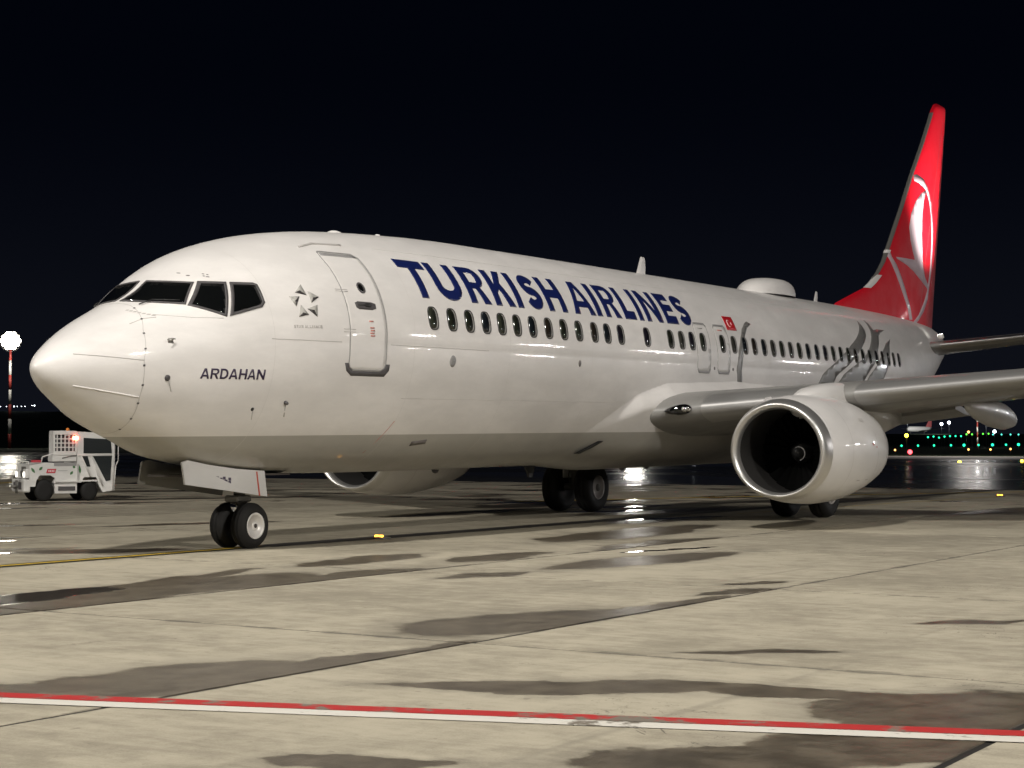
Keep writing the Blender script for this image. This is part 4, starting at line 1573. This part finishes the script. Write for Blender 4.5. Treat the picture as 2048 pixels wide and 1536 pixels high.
# nose gear doors: long panels hanging either side of the bay
for s in (-1, 1):
    x0d, x1d = 2.42, 4.22
    mb = MB()
    rings = []
    for x in (x0d, x0d + .12, 3.0, 3.6, x1d):
        zt_ = prof(x)[1] + SL * (x - 12) + .02
        zb_ = .995 - (x - 2.45) * .118
        if x == x0d:
            zt_ -= .05
        y0 = s * .37
        y1 = s * .43
        rings.append([(x, y0, zt_), (x, y0 + s * .03, zt_), (x, y1 + s * .03, zb_), (x, y1, zb_)])
    mb.loft(rings, True, True)
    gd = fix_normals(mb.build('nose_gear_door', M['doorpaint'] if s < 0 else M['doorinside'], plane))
    if s < 0:
        x = 4.02
        zt_ = prof(x)[1] + SL * (x - 12)
        obj('red_stripe', [(x, -.4035, zt_), (x + .035, -.4035, zt_), (x + .035, -.463, .80), (x, -.463, .80)], [[0, 1, 2, 3]], mat('door_stripe', (.42, .06, .03), .5), gd)
        for k in range(9):
            xx, zz = 3.10 + random.uniform(0, .28), .955 + random.uniform(0, .13)
            yy = -.4035 - (.0594 * (1.25 - zz) / .5) - .004
            obj('sticker', [(xx, yy - .002, zz), (xx + .06, yy - .002, zz), (xx + .06, yy + .003, zz + .045), (xx, yy + .003, zz + .045)], [[0, 1, 2, 3]], M['ink' if k % 3 else 'palegrey'], gd)
# dark open bay
mb = MB()
mb.box(2.5, 4.9, -.34, .34, 1.10, 1.13)
mb.build('nose_gear_bay', M['brown'], plane)
for s in (-1, 1):
    yc = s * 2.86
    mb = MB()
    mb.tube((MX_, yc, .5), (MX_, yc, .95), .10, .10, 16)
    mb.tube((MX_, yc, .9), (MX_ - .1, yc + s * .02, 2.1), .14, .16, 16)
    mb.tube((MX_, yc - .62, .565), (MX_, yc + .62, .565), .085, .085, 14)
    mb.tube((MX_, yc, 1.1), (MX_ - .05, yc - s * 1.4, 1.7), .06, .07, 10)
    mb.path([(MX_ + .12, yc, .55), (MX_ + .42, yc, .82), (MX_ + .13, yc, 1.15)], .04)
    mb.path([(MX_ - .11, yc - .04, .62), (MX_ - .13, yc - .05, 1.2)], .018)
    mb.path([(MX_ - .10, yc + .06, .55), (MX_ - .2, yc + .07, .85), (MX_ - .13, yc + .05, 1.2)], .014)
    mb.box(MX_ - .17, MX_ - .05, yc - .13, yc + .13, .95, 1.12, .02)
    mg = mb.build('main_gear', M['strut'], plane)
    for q in (-1, 1):
        tyre(yc + q * .43, MX_, .565, .40, mg, 'hubdirty', .27, q)
        mb = MB()
        mb.lathe([(-.02, .20), (-.02, .24), (-.14, .24), (-.14, .15)], (0, q, 0), (MX_, yc + q * .43 , .565), 20)
        mb.build('brake_pack', M['brown'], mg)
    # strut door
    mb = MB()
    mb.box(MX_ - .25, MX_ + .22, yc + s * .19 - .015, yc + s * .19 + .015, .78, 1.9, .01)
    mb.build('main_gear_door', M['doorpaint'], mg)
# belly drain mast and lower antenna
mb = MB()
mb.prism([(12.35, 1.18), (12.75, 1.16), (12.62, .93), (12.52, .93)], -.02, .02)
mb.build('antenna', M['black'], plane)
decal('ram_air_inlet', [[(12.60, 1.38), (12.95, 1.62), (13.12, 1.62), (12.78, 1.38)]], M['black'], plane, lambda X, z, off: Vector((X, side(X, z, 0).y - .13 - off, z + SL * (X - 12))), .02, .2, .05)
mb = MB()
for xx in (9.2, 16.1, 17.2):
    mb2 = MB()
    mb2.lathe([(0, .07), (-.05, .05), (-.07, .0001)], (0, 0, 1), (xx, -.1, prof(xx)[1] + SL * (xx - 12) - (.0 if xx < 12 else .12)), 10)
    mb2.build('belly_fitting', M['scuff'], plane)

# ------------------------------------------------------------------ baggage tractor
M['tugwhite'] = paint('tractor_white', (0.82, 0.81, 0.78), None, .4, .1, .22)
M['tugglass'] = glass_mat('tractor_glass', (0.02, 0.025, 0.028), .1)
M['leaf'] = mat('leaf_green', (.05, .16, .05), .5)
M['tugred'] = mat('sticker_red', (.5, .04, .06), .5)
M['amber'] = mat('amber_lens', (.8, .25, .04), .3, emit=(1, .3, .05), estr=.0)
M['redlamp'] = mat('red_lamp', (.9, .1, .05), .3, emit=(1, .12, .06), estr=30)
M['lamphead'] = mat('tractor_headlamp', (.9, .9, .85), .2, emit=(1, .95, .85), estr=2.0)

TUG = empty('baggage_tractor', (17.22, 18.56, 0), R(152))
TUG.scale = (.80, .92, .95)
tag(TUG, 'white airport tow tractor with a caged box behind its hood, under the nose', 'tractor')
# local frame: +x front, +y the side turned to the camera; front face at x=0.4
xf, xr = .40, -2.55
yh = .70
mb = MB()
# lower chassis and hood with arches
mb.prism([(.40, .42), (.40, 1.02), (-.16, 1.10), (-1.30, 1.05), (-1.30, .52), (-.42, .52), (-.46, .66), (-.30, .74), (.06, .74), (.16, .60), (.20, .42)], -yh, yh)
mb.prism([(-.46, .22), (-.46, .515), (-1.22, .515), (-1.22, .22)], -yh + .06, yh - .04)
body = mb.build('body', M['tugwhite'], TUG)
mb = MB()
mb.box(.36, .58, -yh, yh, .26, .62, .03)
mb.build('front_bumper', M['tugwhite'], TUG)
mb = MB()
mb.box(.585, .60, .12, .44, .34, .54)
mb.build('bumper_step', M['scuff'], TUG)
mb = MB()
mb.box(.585, .60, -.44, -.12, .34, .54)
mb.build('bumper_step', M['scuff'], TUG)
for q in (0, 1, 2):
    L = [[(x * .09, z * .09) for x, z in lp] for lp in glyph('335'[q], .62, .2)]
    vs, F = fill(L, .05)
    obj('digit', [(.605, .44 - q * .075 - a, .535 + b * .8) for a, b in vs], F, M['scuff'], TUG)
mb = MB()
for yy in (-.10, 0, .10):
    mb.tube((.62, yy, .22), (.62, yy, .60), .012, n=6)
for zz in (.28, .42, .56):
    mb.tube((.62, -.14, zz), (.62, .14, zz), .012, n=6)
mb.tube((.55, 0, .42), (.80, 0, .42), .05, .04)
mb.build('tow_hitch', M['strut'], TUG)
mb = MB()
mb.box(.40, .52, -.52, -.12, .64, .84, .02)
mb.build('lamp_box', M['tugwhite'], TUG)
mb = MB()
mb.box(.40, .52, .36, .68, .66, .92, .02)
mb.build('lamp_box', M['tugwhite'], TUG)
for yy in (-.32, .52):
    mb = MB()
    mb.lathe([(0, .08), (.03, .08), (.035, .0001)], (1, 0, 0), (.52, yy, .76), 14)
    mb.build('headlamp', M['lamphead'], TUG)
mb = MB()
mb.box(.402, .44, -.10, .34, .68, .98, .01)
mb.path([(.45, -.05, .70), (.5, .05, .85), (.46, .15, .80), (.5, .25, .95)], .02)
mb.path([(.45, .02, .72), (.52, .2, .78), (.46, .3, .92)], .018)
mb.build('grille', M['strut'], TUG)
# hand rail across the hood
mb = MB()
mb.path([(.42, -.66, 1.05), (.42, -.66, 1.16), (.42, .66, 1.12), (.42, .66, 1.03)], .016)
mb.path([(-.02, .60, 1.09), (-.06, .60, 1.26), (-.45, .60, 1.36)], .016)
mb.build('hand_rail', M['tugwhite'], TUG)
mb = MB()
mb.box(.0, .30, .50, .66, 1.10, 1.17, .01)
mb.build('sticker_panel', M['tugred'], TUG)
# caged box
cg0, cg1 = -.40, -1.20
mb = MB()
mb.box(cg1, cg0, yh - .50, yh - .02, 1.30, 1.42, .015)
mb.box(cg1, cg0, yh - .50, yh - .02, 1.885, 2.0, .015)
for xx in (cg0 - .03, cg1 + .03):
    for yy in (yh - .46, yh - .05):
        mb.box(xx - .03, xx + .03, yy - .03, yy + .03, 1.40, 1.90)
mb.build('cage_frame', M['tugwhite'], TUG)
mb = MB()
for k in range(1, 6):
    xx = cg0 + (cg1 - cg0) * k / 6
    mb.box(xx - .018, xx + .018, yh - .05, yh - .02, 1.40, 1.90)
for k in range(1, 4):
    zz = 1.41 + .48 * k / 4
    mb.box(cg1, cg0, yh - .052, yh - .018, zz - .016, zz + .016)
mb.build('cage_grid', M['tugwhite'], TUG)
mb = MB()
mb.box(cg1 + .05, cg0 - .04, yh - .46, yh - .14, 1.42, 1.86)
mb.build('cage_lining', M['scuff'], TUG)
mb = MB()
mb.box(cg0 - .03, cg0 - .005, yh - .44, yh - .08, 1.42, 1.885)
mb.build('cage_front_panel', M['tugwhite'], TUG)
mb = MB()
mb.box(cg1, cg0 + .02, yh - .55, yh - .03, 1.12, 1.30, .02)
mb.build('cage_base', M['tugwhite'], TUG)
mb = MB()
mb.path([(-.70, yh - .02, 1.22), (-.95, yh - .02, 1.27), (-1.18, yh - .02, 1.29)], .013)
mb.build('latch_bar', M['strut'], TUG)
mb = MB()
mb.box(-1.18, -.42, yh - .02, yh + .012, 1.00, 1.10)
mb.build('recess', M['palegrey'], TUG)
# cab
mb = MB()
mb.prism([(-1.21, .52), (-1.21, 1.98), (-2.42, 1.93), (-2.52, 1.75), (-2.50, .30), (-2.10, .24), (-1.92, .52), (-1.92, .60), (-1.86, .68), (-1.44, .68), (-1.36, .52)], -yh, yh)
cab = mb.build('cab', M['tugwhite'], TUG)
yw = yh + .004


def tug_panel(name, poly, m, par=TUG, y=None, th=.012):
    mb = MB()
    y = yw if y is None else y
    mb.prism(poly, y - .02, y + th)
    return fix_normals(mb.build(name, m, par))


tug_panel('cab_window', [(-1.42, 1.36), (-1.42, 1.80), (-2.36, 1.76), (-2.40, 1.36)], M['tugglass'])
tug_panel('cab_window', [(-1.38, 1.28), (-1.56, 1.28), (-1.66, .98), (-1.50, .98)], M['tugglass'])
tug_panel('door_glass', [(-1.74, 1.29), (-2.40, 1.29), (-2.36, .58), (-2.20, .56)], M['tugglass'])
mb = MB()
mb.path([(-1.25, yh + .02, 1.30), (-2.46, yh + .02, 1.30)], .022)
mb.path([(-1.34, yh + .02, 1.28), (-1.66, yh + .02, .70)], .028)
mb.path([(-1.66, yh + .02, 1.28), (-2.10, yh + .02, .42)], .03)
mb.path([(-2.44, yh + .03, 1.80), (-2.44, yh + .03, .30)], .028)
mb.build('door_frame', M['tugwhite'], cab)
mb = MB()
mb.path([(-2.48, yh + .05, .42), (-2.52, yh + .07, 1.0), (-2.60, yh + .08, 1.15), (-2.60, yh + .08, 1.58)], .016)
mb.build('grab_handle', M['tugwhite'], cab)
for k, (cx, cz, ln, aa) in enumerate(((.28, .88, .13, 60), (.02, .93, .09, -50), (-1.02, .80, .09, -55), (-1.30, .90, .17, 85), (-1.10, .97, .06, 50))):
    P_ = [(cx + (ln * t * math.cos(R(aa))) - s * .035 * math.sin(PI * (t + 1) / 2) * math.sin(R(aa)) * 1.2, cz + ln * t * math.sin(R(aa)) * .7 + s * .035 * math.sin(PI * (t + 1) / 2) * math.cos(R(aa)) * 1.2) for t, s in ((-1, 0), (-.5, 1), (0, 1), (.5, 1), (1, 0), (.5, -1), (0, -1), (-.5, -1))]
    tug_panel('leaf_sticker', P_, M['leaf'], TUG, yw - .0, .003)
tug_panel('red_sticker', [(-.16, .80), (-.20, .92), (-.50, .92), (-.46, .80)], M['tugred'], TUG, yw, .003)
for k in range(4):
    tug_panel('sticker_mark', [(-.24 - k * .055, .835), (-.265 - k * .055, .835), (-.265 - k * .055, .885), (-.24 - k * .055, .885)], M['flagwhite'], TUG, yw, .006)
tug_panel('caption', [(-.56, .86), (-.56, .872), (-.88, .872), (-.88, .86)], M['palegrey'], TUG, yw, .003)
tug_panel('side_trim', [(-.48, .54), (-.48, .58), (-1.9, .60), (-1.9, .56)], M['tugwhite'], TUG, yw, .03)
tug_panel('step', [(-.58, .30), (-.58, .42), (-1.16, .42), (-1.16, .30)], M['scuff'], TUG, yh - .03, .01)
for i, (xx, rr) in enumerate(((-.12, .315), (-1.65, .285))):
    for s in (-1, 1):
        mb = MB()
        wd = .22
        yy = s * (yh - .12)
        mb.lathe([(-.11, rr * .5), (-.11, rr * .86), (-.08, rr * .97), (-.04, rr), (.04, rr), (.08, rr * .97), (.11, rr * .86), (.11, rr * .5)], (0, 1, 0), (xx, yy, rr), 28)
        wh = fix_normals(mb.build('wheel', M['rubber'], TUG))
        mb = MB()
        mb.lathe([(s * .10, rr * .52), (s * .07, rr * .46), (s * .06, rr * .2), (s * .10, rr * .17), (s * .105, .0001)], (0, 1, 0), (xx, yy, rr), 20)
        fix_normals(mb.build('rim', M['scuff'], wh))
mb = MB()
mb.lathe([(0, .06), (.07, .055), (.09, .0001)], (0, 0, 1), (-.98, .38, 2.0), 14)
mb.build('amber_beacon', M['amber'], TUG)
mb = MB()
mb.box(-1.24, -1.06, yh - .06, yh + .03, 1.74, 1.84, .02)
mb.build('red_warning_lamp', M['redlamp'], TUG)

# ------------------------------------------------------------------ far things
def at(px, py, d):
    """place seen at a photo pixel, d metres out"""
    F = 3478.665
    v = fw + r2 * ((px - 1024) / F) + u2 * ((768 - py) / F)
    v = v / v.dot(fw)
    return CAM + v * d


M['bandred'] = mat('mast_red', (.36, .05, .04), .5)
M['bandwhite'] = mat('mast_white', (.7, .68, .64), .5)
M['lampface'] = mat('floodlight_lens', (1, 1, 1), .3, emit=(1.0, .93, .78), estr=40)
M['brightlens'] = mat('bright_floodlight_lens', (1, 1, 1), .3, emit=(1.0, .96, .88), estr=75)
M['dimlens'] = mat('dim_floodlight_lens', (1, 1, 1), .3, emit=(.9, .95, 1.0), estr=12)
M['housing'] = mat('lamp_housing', (.25, .25, .25), .5)


def mast(px, d, height, label, group='floodlight masts far across the airfield', heads=6, scale=1.0, lens='lampface'):
    b = at(px, 885, d)
    o = empty('floodlight_mast', (b.x, b.y, -.05), math.atan2(CAM.y - b.y, CAM.x - b.x))
    tag(o, label, 'floodlight mast', group)
    nb = 7
    r0, r1 = .50 * scale, .36 * scale
    for k in range(nb):
        mb = MB()
        z0, z1 = height * k / nb, height * (k + 1) / nb
        mb.tube((0, 0, z0), (0, 0, z1), r0 + (r1 - r0) * k / nb, r0 + (r1 - r0) * (k + 1) / nb, 12)
        mb.build('mast_section', M['bandred' if k % 2 == 0 else 'bandwhite'], o)
    # crown: round frame carrying rows of lamps
    mb = MB()
    ring_ = [(0, 2.9 * scale * math.cos(2 * PI * i / 20), height + 1.4 * scale + 2.9 * scale * math.sin(2 * PI * i / 20)) for i in range(21)]
    mb.path(ring_, .12 * scale, 6)
    mb.build('crown_frame', M['housing'], o)
    for row, nh in ((-1.9, heads - 3), (-1.0, heads - 1), (0, heads), (1.0, heads - 1), (1.9, heads - 3)):
        for i in range(max(nh, 1)):
            yy = (i - (nh - 1) / 2) * .90 * scale
            zz = height + 1.4 * scale + row * scale
            mb = MB()
            mb.lathe([(.05, .2 * scale), (.25, .5 * scale), (.45, .58 * scale)], (1, 0, 0), (0, yy, zz), 14)
            mb.build('lamp_housing', M['housing'], o)
            mb = MB()
            mb.lathe([(.46, .57 * scale), (.48, .0005)], (1, 0, 0), (0, yy, zz), 14)
            mb.build('lamp_lens', M[lens], o)
    l = bpy.data.lights.new('mast_pole_fill', 'POINT')  # added point fill in front of the pole, brightens its bands
    l.energy = 2500 * scale
    l.color = (1, .95, .85)
    l.shadow_soft_size = .3
    lo = bpy.data.objects.new('mast_pole_fill', l)
    col.objects.link(lo)
    lo.parent = o
    lo.location = (5, 0, height - 5)
    return o


mast(19, 430, 25.4, 'tall red and white banded floodlight mast with glaring lamps at the left edge', scale=.88)
mast(1268, 520, 23.0, 'floodlight mast behind the airliner whose glare shows in the puddles by the main wheels', heads=6, scale=1.0, lens='brightlens')
mast(1955, 620, 13.0, 'slim floodlight mast far off below the wing at the right', heads=3, scale=.6, lens='dimlens')


def lamp_mat(name, c, e):
    return mat(name, tuple(min(1, x) for x in c), .4, emit=c, estr=e)


LM = {'green': lamp_mat('green_lamp', (.02, .8, .38), 3), 'lime': lamp_mat('lime_lamp', (.12, .8, .06), 3), 'cyan': lamp_mat('cyan_lamp', (.1, .85, .65), 2.5), 'yellow': lamp_mat('yellow_lamp', (1, .72, .06), 7),
      'amber': lamp_mat('orange_lamp', (1, .45, .12), 5), 'red': lamp_mat('scarlet_lamp', (1, .05, .06), 8), 'white': lamp_mat('white_lamp', (.9, .95, 1.0), 14)}


def field_light(px, py, d, r, c, label, group, gz=-.03):
    p = at(px, py, d)
    r = r * .72
    if gz is None:
        gz = p.z - 1.6 * r - .5
    o = empty('airfield_light', (p.x, p.y, gz))
    tag(o, label, 'airfield light', group)
    h = p.z - gz
    if h > r * 1.3:
        mb = MB()
        mb.tube((0, 0, 0), (0, 0, h - r * .6), max(.03, r * .10), n=8)
        mb.build('post', M['housing'], o)
    mb = MB()
    n = 8
    mb.lathe([(r * math.sin(PI * (i / n - .5)), max(r * math.cos(PI * (i / n - .5)), .0005)) for i in range(n + 1)], (0, 0, 1), (0, 0, h), 14)
    mb.build('lamp_globe', LM[c], o)
    return o


ORD = ['leftmost', 'second', 'third', 'fourth', 'fifth', 'sixth', 'seventh', 'eighth', 'ninth', 'tenth', 'eleventh', 'twelfth']


def nth(k):
    return ORD[k] if k == 0 else ORD[k] + ' from the left'


for k, px in enumerate((1803, 1836, 1868, 1902, 1928, 1957, 1985, 2012, 2037)):
    field_light(px, 891.5 - k * .3, 420, .34 + .12 * (k in (4, 6, 8)), 'green', 'green light in the lower row right of the engine, ' + nth(k), 'lower row of green airfield lights')
for k in range(12):
    field_light(1856 + k * 11, 875 - k * .7 + random.uniform(-2, 2), 560 + k * 9, .40, 'lime' if k > 6 else 'green', 'green light in the crowded upper band right of the engine, ' + nth(k), 'upper band of green airfield lights')
for k, px in enumerate((1986, 2003, 2021, 2037)):
    field_light(px, 869, 600, .36, 'cyan', 'blue green light at the right end of the upper light band, ' + nth(k), 'blue green lights at the right')
field_light(1813, 871, 480, .75, 'yellow', 'large yellow light just right of the engine', None)
field_light(1937, 864, 520, .5, 'amber', 'orange light standing above the green light band', None)
field_light(1820, 904, 230, .42, 'red', 'red light on the pale taxiway right of the engine', None)
for k, (px, py) in enumerate(((1790, 900), (1937, 899), (1981, 899), (2021, 898))):
    field_light(px, py, 260, .2, 'amber', 'small orange light along the edge of the pale taxiway, ' + nth(k), 'orange lights along the pale taxiway')
field_light(1919, 924.5, 150, .22, 'yellow', 'bright amber light on the dark taxiway below the flap fairing', None)
field_light(2044, 922, 155, .2, 'yellow', 'bright amber light on the dark taxiway at the right edge', None)
for px, py, r_, lb in ((1815, 845, 1.1, 'round white lamp above the distant red tailed airplane'), (1972, 845, 1.5, 'bright white lamp hanging right of the flap fairing'), (1989, 863, 1.1, 'white lamp just above the green lights at the right'), (1883, 848, 1.0, 'dim white lamp right of the distant airplane tail'), (1898, 845, 1.0, 'dim white lamp second right of the distant airplane tail'), (1387, 893, .5, 'white lamp glimpsed under the belly of the airliner')):
    field_light(px, py, 900 if py < 880 else 400, r_, 'white', lb, None)
for k, px in enumerate((1, 13, 28, 35, 43, 50, 64, 69)):
    field_light(px, 813 - (k > 5) * 2, 1700, 0.6 if k in (2, 7) else .38, 'white', 'tiny white light in the far row left of the nose, ' + nth(k), 'far row of white lights at the left', None)
# amber guidance lights set into the pavement
def inset_light(x, y, label, z=0.0):
    o = empty('pavement_light', (x, y, z))
    tag(o, label, 'pavement light')
    mb = MB()
    mb.lathe([(0, .15), (.02, .15), (.035, .10), (.036, .0001)], (0, 0, 1), (0, 0, 0), 20)
    mb.build('housing', M['strut'], o)
    for s in (-1, 1):
        mb = MB()
        mb.box(-.10, -.06, s * .045 - .035, s * .045 + .035, .022, .062, .006)
        mb.build('lamp_prism', LM['inset'], o)
    return o


LM['inset'] = lamp_mat('inset_amber_lamp', (1, .42, .04), 6)
inset_light(7.31, -.33, 'lit amber pavement light on the dark line behind the nose wheel', .009)
inset_light(36.2, -2.2, 'lit amber pavement light at the right beside the yellow line', .003)


# distant airliner with a red fin
def far_plane(px, py, d, s, label):
    p = at(px, py, d)
    o = empty('distant_airplane', (p.x, p.y, 9.3), R(-8))
    tag(o, label, 'airplane')
    zc = 3.4 * s
    mb = MB()
    rr = []
    for x, r, dz in ((-18, .1, -.3), (-17, 1.2, -.2), (-14, 1.85, 0), (8, 1.9, 0), (14, 1.3, .5), (19, .3, 1.2)):
        rr.append([(x * s, r * s * math.cos(2 * PI * i / 16), zc + (dz + r * math.sin(2 * PI * i / 16)) * s) for i in range(16)])
    mb.loft(rr, True, True, True)
    fix_normals(mb.build('fuselage', M['bandwhite'], o))
    mb = MB()
    mb.prism([(10 * s, zc + 1.5 * s), (17.5 * s, zc + 9 * s), (19.5 * s, zc + 9 * s), (18.5 * s, zc + 1.6 * s)], -.15 * s, .15 * s)
    mb.build('tail_fin', mat('far_fin', (.7, .18, .18), .5), o)
    mb = MB()
    for q in (-1, 1):
        mb.loft([[(-4 * s, q * 1.5 * s, zc - s), (3 * s, q * 1.5 * s, zc - .9 * s), (3 * s, q * 1.5 * s, zc - 1.3 * s)], [(4 * s, q * 16 * s, zc + .6 * s), (5.5 * s, q * 16 * s, zc + .6 * s), (5.5 * s, q * 16 * s, zc + .5 * s)]], True, True)
    mb.build('wings', M['wing'], o)
    mb = MB()
    for xx, yy in ((-13, 0), (2, -2.8), (2, 2.8)):
        mb.tube((xx * s, yy * s, 0), (xx * s, yy * s, zc - s), .25 * s)
    mb.build('landing_gear', M['strut'], o)
    l = bpy.data.lights.new('far_plane_fill', 'SPOT')  # unseen fill spot added to light the distant airplane
    l.energy = 9e4
    l.spot_size = R(60)
    lo = bpy.data.objects.new('far_plane_fill', l)
    col.objects.link(lo)
    lo.parent = o
    lo.location = (-25 * s, -50, 20)
    lo.rotation_euler = (Vector((0, 0, 5)) - Vector(lo.location)).to_track_quat('-Z', 'Y').to_euler()
    return o


far_plane(1838, 852, 1500, 1.25, 'small distant airplane with a pink red tail beyond the green lights')
# dark rise of land beyond the field
V = []
px_ = list(range(-400, 2500, 100))
for k, px in enumerate(px_):
    for d, h in ((1250, 0.0), (1480, 9.5 if px > 1000 else 12), (1700, 10.5 if px > 1000 else 33 + 2 * math.sin(k)), (2600, 12 if px > 1000 else 36 + 5 * math.sin(k * .7)), (6000, 0)):
        q = at(px, 885, d)
        V.append((q.x, q.y, h - .03))
F = []
for k in range(len(px_) - 1):
    for j in range(4):
        F.append([k * 5 + j, (k + 1) * 5 + j, (k + 1) * 5 + j + 1, k * 5 + j + 1])
tag(obj('hills', V, F, M['grass'], None, True), kind='structure')
